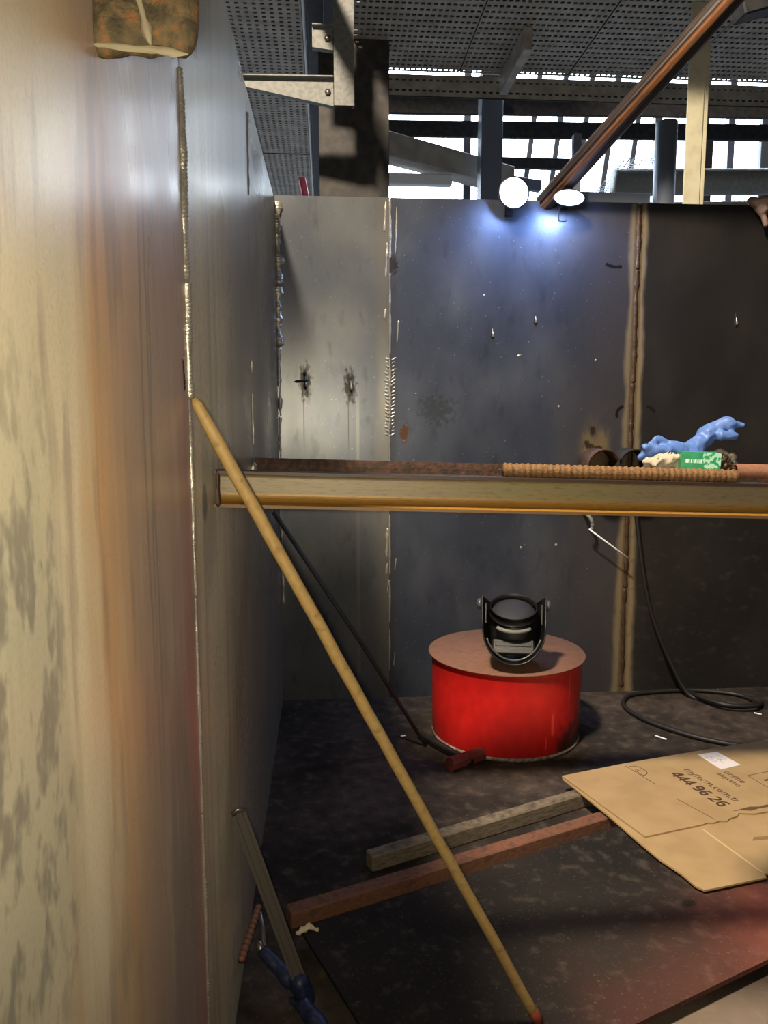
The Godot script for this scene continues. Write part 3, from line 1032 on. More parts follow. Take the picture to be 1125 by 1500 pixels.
	for r in [[0.090, 0.016], [0.086, 0.016]]:
		lathe(st, [[r[0], -r[1]], [r[0] + 0.002, 0.0], [r[0], r[1]]], hc, tilt, 40)
	lathe(st, [[0.086, 0.016], [0.090, 0.016]], hc, tilt, 40)
	lathe(st, [[0.090, -0.016], [0.086, -0.016]], hc, tilt, 40)
	obj("head_band", st, M.black, h)
	st = begin(true)
	lathe(st, [[0.085, -0.012], [0.078, -0.002], [0.055, 0.008], [0.02, 0.013], [0.0, 0.013]], hc, tilt, 32)
	obj("crown_pad", st, flat(c8(30, 30, 29), 0.7), h)
	st = begin(true)
	var arc := []
	for i in 11:
		var a := lerpf(-0.75, 0.75, i / 10.0)
		arc.append(hc + tilt * Vector3(sin(a) * 0.088, -0.04, cos(a) * 0.088))
	tube(st, arc, 0.011, 8, true, 0.8)
	obj("sweat_band", st, flat(c8(116, 116, 112), 0.7), h)
	for sx in [-1.0, 1.0]:
		st = begin(true)
		lathe(st, [[0.0, 0.0], [0.02, 0.0], [0.022, 0.004], [0.019, 0.014], [0.0, 0.016]], Vector3(sx * 0.124, 0.225, 0.0), Basis(Vector3(0, 0, 1), -sx * PI / 2), 16)
		var k := obj("side_knob", st, flat(c8(70, 70, 70), 0.35), h)
		st = begin()
		box(st, Vector3(sx * 0.105, 0.19, 0.03), Vector3(0.006, 0.075, 0.012), 0.002)
		obj("stop_arm", st, flat(c8(60, 60, 59), 0.4), k)


func cardboard() -> void:
	var card := noisy([[0.2, c8(148, 122, 83)], [0.5, c8(160, 133, 93)], [0.8, c8(166, 141, 101)]], 0.7, 0.85, 0.0, 121, 0.008, 0.02)
	var edge := flat(c8(88, 62, 36), 0.9)
	var t := thing("flattened_carton", "flattened brown cardboard box with a printed phone number lying on the floor", "cardboard")
	var lowf := func(_x: float, _z: float) -> float: return 0.0585
	var topf := func(_x: float, _z: float) -> float: return 0.0640
	var st := begin()
	sheet(st, PackedVector2Array([Vector2(0.806, -2.478), Vector2(0.845, -2.335), Vector2(0.875, -2.22), Vector2(0.905, -2.08), Vector2(0.93, -1.98), Vector2(0.962, -1.90), Vector2(0.972, -1.85), Vector2(0.988, -1.83), Vector2(1.03, -1.838), Vector2(1.184, -1.872), Vector2(1.186, -1.888), Vector2(1.196, -1.888), Vector2(1.62, -1.99), Vector2(1.9, -2.69), Vector2(1.68, -2.715)]), lowf, 0.005)
	obj("lower_sheet", st, card, t)
	st = begin()
	var torn := PackedVector2Array([Vector2(0.807, -2.487), Vector2(0.935, -2.087), Vector2(1.04, -2.115), Vector2(1.143, -2.142), Vector2(1.155, -2.15), Vector2(1.18, -2.148), Vector2(1.2, -2.158), Vector2(1.225, -2.155), Vector2(1.24, -2.17), Vector2(1.27, -2.18), Vector2(1.285, -2.198), Vector2(1.33, -2.19), Vector2(1.38, -2.2), Vector2(1.6, -2.25), Vector2(2.15, -2.38), Vector2(2.3, -2.86), Vector2(1.68, -2.722), Vector2(1.66, -2.713), Vector2(1.43, -2.661), Vector2(1.05, -2.562)])
	sheet(st, torn, topf, 0.005)
	var top := obj("upper_sheet", st, card, t)
	# fold between the flaps of the lower sheet, pale where the paper is creased
	st = begin()
	bar(st, Vector3(1.13, 0.0584, -2.12), Vector3(1.186, 0.0584, -1.89), 0.006, 0.002, 0.0005)
	obj("crease", st, flat(c8(190, 162, 116), 0.9), t)
	# torn hole and scuff
	st = begin()
	sheet(st, PackedVector2Array([Vector2(1.27, -2.208), Vector2(1.30, -2.214), Vector2(1.33, -2.208), Vector2(1.37, -2.222), Vector2(1.44, -2.232), Vector2(1.44, -2.240), Vector2(1.40, -2.240), Vector2(1.37, -2.230), Vector2(1.34, -2.232), Vector2(1.31, -2.222)]), func(x, z): return topf.call(x, z) + 0.0008, 0.0006)
	obj("tear", st, edge, top)
	st = begin()
	sheet(st, PackedVector2Array([Vector2(1.245, -2.05), Vector2(1.31, -2.055), Vector2(1.31, -2.07), Vector2(1.26, -2.068)]), func(x, z): return lowf.call(x, z) + 0.0008, 0.0006)
	obj("scuff", st, flat(c8(126, 98, 62), 0.9), t)
	# print
	var ink := flat(c8(66, 44, 30), 0.8)
	var dir := Vector3(0.25, 0, 0.968)
	var up := Vector3(0.968, 0, -0.25)
	var words := [
		["444 96 26", Vector3(1.184, 0, -2.474), 0.243, 0.045, true],
		["myform.com.tr", Vector3(1.240, 0, -2.496), 0.242, 0.036, false],
		["online", Vector3(1.378, 0, -2.47), 0.085, 0.026, false],
		["alışveriş", Vector3(1.342, 0, -2.462), 0.105, 0.026, false],
		["my", Vector3(1.468, 0, -2.40), 0.085, 0.06, true],
	]
	for w in words:
		text(w[0], w[1] + Vector3(0, 0.0640, 0), dir, up, w[2], w[3], w[4], ink, top)
	# little hand sign, rule lines and a frame round the second emblem
	st = begin()
	bar(st, Vector3(1.055, 0.0643, -2.545), Vector3(1.105, 0.0643, -2.40), 0.0022, 0.0008, 0.0002)
	obj("printed_line", st, ink, top)
	st = begin()
	bar(st, Vector3(1.13, 0.0643, -2.30), Vector3(1.19, 0.0643, -2.165), 0.0018, 0.0008, 0.0002)
	obj("printed_line", st, ink, top)
	st = begin(true)
	tube(st, curve([Vector3(1.07, 0.0635, -2.54), Vector3(1.098, 0.0635, -2.535), Vector3(1.112, 0.0635, -2.49), Vector3(1.09, 0.0635, -2.47), Vector3(1.078, 0.0635, -2.51), Vector3(1.098, 0.0635, -2.50)], 24), 0.0016, 5)
	obj("printed_hand_sign", st, ink, top)
	st = begin()
	var fr := [Vector3(1.45, 0.0643, -2.44), Vector3(1.545, 0.0643, -2.465), Vector3(1.62, 0.0643, -2.2), Vector3(1.51, 0.0643, -2.17)]
	bar(st, fr[0], fr[1], 0.002, 0.0008, 0.0002)
	bar(st, fr[0], fr[3], 0.002, 0.0008, 0.0002)
	obj("printed_frame", st, ink, top)
	# address label
	var lab := fast(131, 1.0, 2)
	var lt := painted(128, 96, func(u: float, v: float) -> Color:
		var row := int(v * 9.0)
		var ink_here := row > 0 and row < 8 and u > 0.2 and u < 0.55 + 0.35 * absf(lab.get_noise_2d(row * 37.0, 4.0)) and lab.get_noise_2d(u * 60.0, row * 50.0) > 0.1 and fposmod(v * 9.0, 1.0) > 0.45
		return c8(120, 116, 130) if ink_here else c8(214, 206, 204))
	st = begin()
	var q := [Vector3(1.357, 0.0648, -2.614), Vector3(1.381, 0.0648, -2.490), Vector3(1.47, 0.0648, -2.521), Vector3(1.439, 0.0648, -2.631)]
	quadb(st, [q[0], q[1], q[2], q[3]], [Vector2(0, 1), Vector2(1, 1), Vector2(1, 0), Vector2(0, 0)])
	for i in 4:
		var k := (i + 1) % 4
		var dn := Vector3(0, -0.0010, 0)
		quadb(st, [q[k], q[i], q[i] + dn, q[k] + dn], [Vector2.ZERO, Vector2.ZERO, Vector2.ZERO, Vector2.ZERO])
	var l := obj("paper_label", st, steel(lt, 0.7, 0.0), top)
	l.set_meta("label", "white printed address label")


func text(words: String, at: Vector3, dir: Vector3, up: Vector3, width: float, height: float, bold: bool, mat: Material, parent: Node) -> void:
	var tm := TextMesh.new()
	var f := SystemFont.new()
	f.font_names = PackedStringArray(["Droid Sans"])
	f.font_weight = 700 if bold else 400
	tm.font = f
	tm.text = words
	tm.font_size = 48
	tm.pixel_size = 0.001
	tm.depth = 0.001
	tm.curve_step = 1.0
	tm.horizontal_alignment = HORIZONTAL_ALIGNMENT_LEFT
	tm.vertical_alignment = VERTICAL_ALIGNMENT_BOTTOM
	var o := mesh_obj("printed_text", tm, mat, parent)
	var ab := tm.get_aabb()
	var k := width / maxf(ab.size.x, 0.001)
	var kh := height / maxf(ab.size.y, 0.001)
	o.transform = Transform3D(Basis(dir * k, up * kh, Vector3.UP), at - dir * ab.position.x * k - up * ab.position.y * kh)


func floor_items() -> void:
	# raised floor plate, its timber and flat bar along the far edge
	var s := fast(141, 1.0, 5)
	var u := Vector3(0.9195, 0, -0.393)
	var v := Vector3(0.393, 0, 0.9195)
	var o := Vector3(-0.072, 0.045, -1.775)
	var tex := painted(1024, 512, func(a: float, b: float) -> Color:
		var x := a * 1.9
		var y := b * 0.6
		var n := s.get_noise_2d(x * 2.0, y * 2.0)
		var f := s.get_noise_2d(x * 16.0, y * 16.0 + 40.0)
		var g := s.get_noise_2d(x * 80.0, y * 80.0 + 9.0)
		var c := c8(44, 40, 36).lerp(c8(32, 30, 28), clampf(0.5 + n, 0, 1))
		c = c.lerp(c8(92, 84, 76), clampf(f * 0.9 - 0.2 + 0.25 * smoothstep(0.6, 1.1, x), 0, 0.5))
		var red := smoothstep(0.22, 0.6, y + 0.15 * n) * smoothstep(0.25, 1.0, x + 0.2 * n)
		c = c.lerp(c8(138, 74, 62), 0.75 * red)
		c = c.lerp(c8(24, 22, 22), 0.6 * (1 - smoothstep(0.3, 1.0, Vector2((x - 0.93) / 0.03, (y - 0.37) / 0.02).length())))
		return c.lerp(c8(150, 138, 126), clampf(g * 1.3 - 0.5, 0, 0.4)))
	var m := steel(tex, 0.78, 0.0)
	m.metallic_specular = 0.2
	var t := thing("floor_plate", "dark loose steel plate with reddish rust lying raised on the tank floor", "plate")
	var st := begin()
	var face := u.cross(-v)  # up is v x u
	plate(st, o + v * 0.605, u * 1.9, -v * 0.605, 0.012, 4, 4, 0.0, s)
	obj("plate_face", st, m, t)
	for k in [0.15, 0.85, 1.6]:
		st = begin()
		box(st, o + u * k + v * 0.18 - Vector3(0, 0.0285, 0), Vector3(0.08, 0.033, 0.2), 0.003, Basis(u, Vector3.UP, v))
		obj("packing_block", st, M.rust_dark, t)
	var wood := noisy([[0.2, c8(58, 50, 41)], [0.5, c8(102, 90, 74)], [0.8, c8(124, 112, 93)]], 0.4, 0.85, 0.0, 144, 0.02, 0.12, Vector3(1, 4, 1))
	st = begin()
	bar(st, Vector3(0.115, 0.025, -2.085), Vector3(0.90, 0.025, -2.425), 0.044, 0.05, 0.004)
	tag(obj("timber_batten", st, wood), "short grey weathered timber batten lying on the floor behind the rusty flat bar", "batten")
	st = begin()
	bar(st, Vector3(-0.105, 0.022, -1.855), Vector3(0.98, 0.022, -2.30), 0.046, 0.044, 0.003)
	tag(obj("flat_bar", st, noisy([[0.25, c8(74, 50, 38)], [0.5, c8(122, 78, 54)], [0.75, c8(92, 62, 45)]], 0.5, 0.85, 0.05, 147, 0.025, 0.08)), "orange-brown rusty flat bar lying along the far edge of the raised plate", "bar")
	# splinter at the plate's corner
	st = begin()
	var wn := fast(149, 0.02, 3)
	blob(st, [[Vector3(-0.082, 0.050, -1.750), Vector3(-0.052, 0.053, -1.768), 0.004, 0.007], [Vector3(-0.052, 0.053, -1.768), Vector3(-0.03, 0.050, -1.762), 0.006, 0.003]], 0.004, 0.002, 0.005, wn, 3000.0)
	tag(obj("torn_scrap", st, flat(c8(196, 178, 146), 0.9)), "small pale torn scrap at the corner of the raised plate", "scrap")
	# yellow pole leaning across the picture
	var pole := thing("wooden_pole", "long straw-yellow wooden pole leaning against the left wall", "pole")
	var pm := noisy([[0.12, c8(112, 88, 50)], [0.3, c8(158, 130, 78)], [0.6, c8(178, 150, 94)], [0.85, c8(164, 136, 82)]], 0.25, 0.6, 0.0, 151, 0.02, 0.03)
	var a := Vector3(-0.19, 1.318, -1.178)
	var b := Vector3(0.430, 0.055, -1.428)
	st = begin(true)
	var pts := []
	var rad := []
	var pn := fast(153, 0.9, 2)
	pts.append(a + (a - b).normalized() * 0.010)
	rad.append(0.004)
	for i in 25:
		pts.append(a.lerp(b, i / 24.0) + Vector3(pn.get_noise_1d(i) * 0.0015, 0, pn.get_noise_1d(i + 90.0) * 0.0015))
		rad.append((0.0105 if i > 0 else 0.0085) + 0.0004 * pn.get_noise_1d(i * 3.0))
	tube(st, pts, rad, 14)
	obj("shaft", st, pm, pole)
	st = begin(true)
	tube(st, [a.lerp(b, 0.972), a.lerp(b, 0.988), b], [0.0112, 0.0114, 0.0112], 14)
	obj("painted_tip", st, flat(c8(118, 50, 34), 0.7), pole)
	# thin rod leaning in the corner
	st = begin(true)
	tube(st, [Vector3(-0.19, 0.955, -2.80), Vector3(0.11, 0.478, -2.832), Vector3(0.385, 0.008, -2.90)], 0.0075, 10)
	tag(obj("steel_rod", st, M.dark), "thin grey steel rod leaning against the left wall behind the yellow pole", "rod")
	# club hammer in front of the drum
	var hm := thing("hammer", "red-headed hammer with a dark handle lying at the foot of the drum", "hammer", Vector3(0.515, 0.026, -2.722))
	st = begin()
	var hd := Vector3(0.862, 0, -0.507)
	var oct := PackedVector2Array()
	for i in 8:
		oct.append(Vector2(cos(TAU * (i + 0.5) / 8), sin(TAU * (i + 0.5) / 8)) * 0.027)
	extrude(st, oct, -hd * 0.078, hd * 0.078)
	obj("hammer_head", st, noisy([[0.3, c8(96, 36, 36)], [0.5, c8(132, 52, 48)], [0.7, c8(78, 40, 36)]], 0.12, 0.7, 0.1, 157, 0.03, 0.08), hm)
	st = begin(true)
	var hp := Vector3(-0.507, 0, -0.862)
	tube(st, [Vector3.ZERO - hp * 0.03, hp * 0.05, hp * 0.15, hp * 0.28, hp * 0.30], [0.014, 0.013, 0.015, 0.0155, 0.008], 12, true, 0.8)
	obj("handle", st, M.rubber, hm)
	bar_clamp()
	# welding cable: down the wall and round the floor
	st = begin(true)
	var path := curve([Vector3(1.416, 0.985, -3.438), Vector3(1.42, 0.92, -3.432), Vector3(1.445, 0.72, -3.425), Vector3(1.50, 0.42, -3.41), Vector3(1.60, 0.16, -3.38), Vector3(1.68, 0.014, -3.33), Vector3(1.80, 0.012, -3.20), Vector3(1.93, 0.012, -3.22), Vector3(1.91, 0.012, -3.33), Vector3(1.75, 0.012, -3.40), Vector3(1.56, 0.012, -3.40), Vector3(1.40, 0.012, -3.36), Vector3(1.325, 0.012, -3.23), Vector3(1.36, 0.012, -3.06), Vector3(1.47, 0.012, -2.90), Vector3(1.6, 0.012, -2.80), Vector3(1.8, 0.012, -2.75)], 160)
	tube(st, path, 0.0095, 10)
	st.set_smooth_group(1)
	var second := curve([Vector3(1.70, 0.012, -3.385), Vector3(1.70, 0.026, -3.28), Vector3(1.76, 0.030, -3.17), Vector3(1.88, 0.028, -3.15), Vector3(1.96, 0.012, -3.22)], 40)
	tube(st, second, 0.0095, 10)
	tag(obj("welding_cable", st, M.rubber), "black welding cable hanging down the wall and looped on the floor", "cable")
	# white electrode stubs and scraps on the floor
	for r in [[1.349, -2.905, 0.05, 0.9, "white electrode stub lying between the cable loop and the cardboard"], [1.883, -3.118, 0.03, 0.7, "white electrode stub on the floor right of the cable loop"], [1.835, -3.405, 0.06, -0.5, "pale electrode stub at the foot of the back wall behind the cable loop"], [0.306, -3.0, 0.02, -0.3, "tiny pale scrap on the floor left of the drum"]]:
		st = begin(true)
		var d: Vector3 = Vector3(cos(r[3]), 0, sin(r[3])) * r[2] / 2.0
		var p := Vector3(r[0], 0.005, r[1])
		tube(st, [p - d, p + d], 0.0035, 8)
		tag(obj("electrode_stub", st, M.white), r[4], "electrode")
	# bent hook on the back wall with a rod caught in it
	st = begin(true)
	tube(st, curve([Vector3(1.185, 0.86, -3.449), Vector3(1.185, 0.855, -3.40), Vector3(1.20, 0.835, -3.385), Vector3(1.205, 0.80, -3.385), Vector3(1.19, 0.785, -3.385)], 20), 0.0085, 8)
	tag(obj("wall_hook", st, M.galv), "bent grey metal hook on the back wall just below the beam", "hook")
	st = begin(true)
	tube(st, [Vector3(1.188, 0.793, -3.375), Vector3(1.30, 0.712, -3.375), Vector3(1.372, 0.660, -3.375)], 0.0038, 8)
	tag(obj("welding_electrode", st, M.white), "thin white welding electrode sticking out from the hook on the back wall", "electrode")


func bar_clamp() -> void:
	var t := thing("bar_clamp", "steel bar clamp with dark blue jaws leaning against the left wall at lower left", "clamp")
	var a := Vector3(-0.183, 0.497, -1.503)
	var b := Vector3(-0.052, 0.012, -1.575)
	var d := (b - a).normalized()
	var hint := Vector3(0.25, 0.1, 0.96)
	var st := begin()
	var f := frame_of(b - a, hint)
	var side: Vector3 = f[0]
	var up: Vector3 = f[1]
	# ribbed rail
	var prof := PackedVector2Array([Vector2(-0.015, -0.004), Vector2(0.015, -0.004), Vector2(0.015, 0.004), Vector2(0.008, 0.004), Vector2(0.006, 0.0015), Vector2(-0.006, 0.0015), Vector2(-0.008, 0.004), Vector2(-0.015, 0.004)])
	extrude(st, prof, a, b, hint)
	obj("rail", st, flat(c8(112, 106, 98), 0.4, 0.5), t)
	st = begin(true)
	tube(st, [a - d * 0.003 - side * 0.012, a - d * 0.009, a - d * 0.003 + side * 0.012], 0.005, 8)
	obj("rail_end", st, M.steel, t)
	var blue := noisy([[0.3, c8(20, 26, 48)], [0.5, c8(34, 44, 76)], [0.75, c8(48, 56, 84)]], 0.2, 0.5, 0.1, 161, 0.03)
	var wn := fast(163, 0.02, 2)
	# jaw near the foot of the rail, arm to the wall side
	var j := Vector3(-0.062, 0.045, -1.568)
	st = begin(true)
	blob(st, [[j - d * 0.022, j + d * 0.022, 0.021, 0.022], [j, Vector3(-0.092, 0.055, -1.592), 0.016, 0.017], [Vector3(-0.092, 0.055, -1.592), Vector3(-0.150, 0.085, -1.640), 0.018, 0.013]], 0.010, 0.004, 0.003, wn)
	obj("sliding_jaw", st, blue, t)
	st = begin(true)
	tube(st, [Vector3(-0.150, 0.085, -1.640), Vector3(-0.163, 0.098, -1.652), Vector3(-0.168, 0.103, -1.656)], [0.010, 0.009, 0.004], 10)
	obj("jaw_tip", st, M.steel, t)
	st = begin(true)
	blob(st, [[j + Vector3(0.008, -0.015, 0.03), Vector3(-0.03, 0.026, -1.50), 0.016, 0.018], [Vector3(-0.03, 0.026, -1.50), Vector3(0.0, 0.02, -1.45), 0.016, 0.013], [Vector3(-0.085, 0.03, -1.56), Vector3(-0.05, 0.022, -1.52), 0.008, 0.010]], 0.010, 0.004, 0.004, wn)
	obj("grip", st, blue, t)
	# threaded spindle beside it
	st = begin(true)
	var p0 := Vector3(-0.172, 0.12, -1.755)
	var p1 := Vector3(-0.186, 0.165, -1.515)
	var pts := []
	var rad := []
	for i in 61:
		pts.append(p0.lerp(p1, i / 60.0))
		rad.append(0.0088 if i % 6 < 3 else 0.0058)
	tube(st, pts, rad, 12)
	var sp := obj("spindle", st, flat(c8(128, 88, 62), 0.6, 0.2), t)
	st = begin(true)
	tube(st, [p0, p0 + Vector3(0.012, -0.03, 0.03), Vector3(-0.150, 0.08, -1.66)], 0.0065, 8)
	obj("spindle_link", st, M.steel, sp)


func beam_items() -> void:
	# rusty ribbed bars on top of the front beam
	var ribbed := noisy([[0.2, c8(70, 50, 32)], [0.45, c8(112, 82, 50)], [0.6, c8(146, 108, 62)], [0.8, c8(84, 60, 40)]], 0.12, 0.85, 0.1, 169, 0.03, 0.1)
	for r in [[Vector3(0.34, 1.199, -1.452), Vector3(0.80, 1.184, -1.446), 0.0135, "rusty ribbed reinforcing bar lying on the front beam, left of the reddish pipe"], [Vector3(0.78, 1.196, -1.53), Vector3(1.5, 1.174, -1.53), 0.0085, "rusty ribbed reinforcing bar end behind the reddish pipe at the right edge"]]:
		var st := begin(true)
		var pts := []
		var rad := []
		var n := int(r[0].distance_to(r[1]) / 0.0028)
		for i in n:
			pts.append(r[0].lerp(r[1], float(i) / (n - 1)))
			rad.append(r[2] * ((1.0 if i % 4 < 2 else 0.88) + 0.06 * sin(i * 0.7) * sin(i * 0.23)))
		tube(st, pts, rad, 12)
		tag(obj("reinforcing_bar", st, ribbed), r[3], "bar")
	var st := begin(true)
	pipe(st, Vector3(0.80, 1.195, -1.455), Vector3(1.5, 1.173, -1.455), 0.0135, 0.003)
	tag(obj("steel_pipe", st, M.rust_red), "reddish rusty pipe lying on the front beam at the right edge", "pipe")
	# green box
	var s := fast(171, 1.0, 3)
	var gt := painted(128, 64, func(u: float, v: float) -> Color:
		var c := c8(36, 142, 96).lerp(c8(28, 120, 80), clampf(0.5 + s.get_noise_2d(u * 3.0, v * 3.0), 0, 1))
		if u > 0.55 and s.get_noise_2d(u * 6.0, v * 3.0) > -0.05:
			c = c.lerp(c8(190, 220, 204), 0.75)
		if absf(v - 0.45) < 0.09 and u > 0.1 and u < 0.52 and s.get_noise_2d(u * 70.0, 3.0) > -0.1:
			c = c8(214, 230, 220)
		return c)
	var gm := steel(gt, 0.35, 0.0)
	var b := thing("green_packet", "small green box with a crumpled shiny wrapper on the beam before the glove", "box", Vector3(0.742, 1.189, -1.492))
	b.rotation_degrees = Vector3(0, -16, -2)
	st = begin()
	var h := Vector3(0.037, 0.041, 0.03)
	var f := [Vector3(-h.x, 0.002, h.z), Vector3(h.x, 0.002, h.z), Vector3(h.x, h.y, h.z), Vector3(-h.x, h.y, h.z)]
	quadb(st, f, [Vector2(0, 1), Vector2(1, 1), Vector2(1, 0), Vector2(0, 0)])
	var bk := [Vector3(-h.x, 0.002, -h.z), Vector3(h.x, 0.002, -h.z), Vector3(h.x, h.y, -h.z), Vector3(-h.x, h.y, -h.z)]
	var g := [Vector2(0.02, 0.02), Vector2(0.1, 0.02), Vector2(0.1, 0.1), Vector2(0.02, 0.1)]
	quadb(st, [f[3], f[2], bk[2], bk[3]], g)
	quadb(st, [bk[0], bk[1], f[1], f[0]], g)
	quadb(st, [bk[1], bk[0], bk[3], bk[2]], g)
	quadb(st, [bk[0], f[0], f[3], bk[3]], g)
	quadb(st, [f[1], bk[1], bk[2], f[2]], g)
	obj("carton", st, gm, b)
	st = begin(true)
	blob(st, [[Vector3(0.044, 0.02, 0.0), Vector3(0.062, 0.014, 0.002), 0.020, 0.012], [Vector3(0.062, 0.014, 0.002), Vector3(0.083, 0.006, 0.01), 0.010, 0.006]], 0.006, 0.003, 0.008, s, 160.0)
	obj("crumpled_wrapper", st, flat(c8(70, 60, 48), 0.25, 0.5), b)
	# blue nitrile glove
	st = begin(true)
	var gn := fast(173, 0.03, 3)
	var z := -1.56
	blob(st, [
		[Vector3(0.755, 1.222, z), Vector3(0.80, 1.262, z - 0.01), 0.020, 0.015],
		[Vector3(0.80, 1.262, z - 0.01), Vector3(0.838, 1.284, z - 0.01), 0.016, 0.012],
		[Vector3(0.838, 1.284, z - 0.01), Vector3(0.868, 1.284, z), 0.012, 0.007],
		[Vector3(0.755, 1.222, z), Vector3(0.72, 1.232, z + 0.01), 0.020, 0.013],
		[Vector3(0.72, 1.230, z + 0.01), Vector3(0.665, 1.222, z + 0.01), 0.012, 0.008],
		[Vector3(0.72, 1.238, z), Vector3(0.688, 1.252, z), 0.011, 0.007],
		[Vector3(0.688, 1.252, z), Vector3(0.672, 1.243, z + 0.01), 0.008, 0.007],
		[Vector3(0.70, 1.232, z + 0.02), Vector3(0.655, 1.238, z + 0.02), 0.009, 0.007],
		[Vector3(0.665, 1.225, z + 0.015), Vector3(0.648, 1.215, z + 0.015), 0.009, 0.006],
		[Vector3(0.755, 1.21, z + 0.01), Vector3(0.745, 1.198, z + 0.02), 0.016, 0.012],
		[Vector3(0.82, 1.258, z + 0.01), Vector3(0.85, 1.26, z + 0.012), 0.008, 0.006],
	], 0.012, 0.0025, 0.009, gn, 620.0)
	tag(obj("rubber_glove", st, flat(c8(76, 108, 172), 0.5)), "crumpled blue rubber glove lying on the beam behind the green box", "glove")
	# rags
	for r in [[[[Vector3(0.655, 1.206, -1.515), Vector3(0.70, 1.212, -1.51), 0.011, 0.014], [Vector3(0.70, 1.212, -1.51), Vector3(0.73, 1.206, -1.505), 0.013, 0.008]], c8(168, 156, 138), "pale grey rag crumpled on the beam, left of the green box"], [[[Vector3(0.80, 1.205, -1.57), Vector3(0.84, 1.222, -1.585), 0.012, 0.010], [Vector3(0.84, 1.222, -1.585), Vector3(0.868, 1.212, -1.58), 0.009, 0.006], [Vector3(0.80, 1.20, -1.57), Vector3(0.78, 1.195, -1.57), 0.012, 0.01]], c8(150, 142, 128), "pale grey rag crumpled on the beam, right of the green box"]]:
		st = begin(true)
		blob(st, r[0], 0.006, 0.003, 0.012, gn, 1500.0)
		tag(obj("crumpled_rag", st, flat(r[1], 0.9)), r[2], "rag")


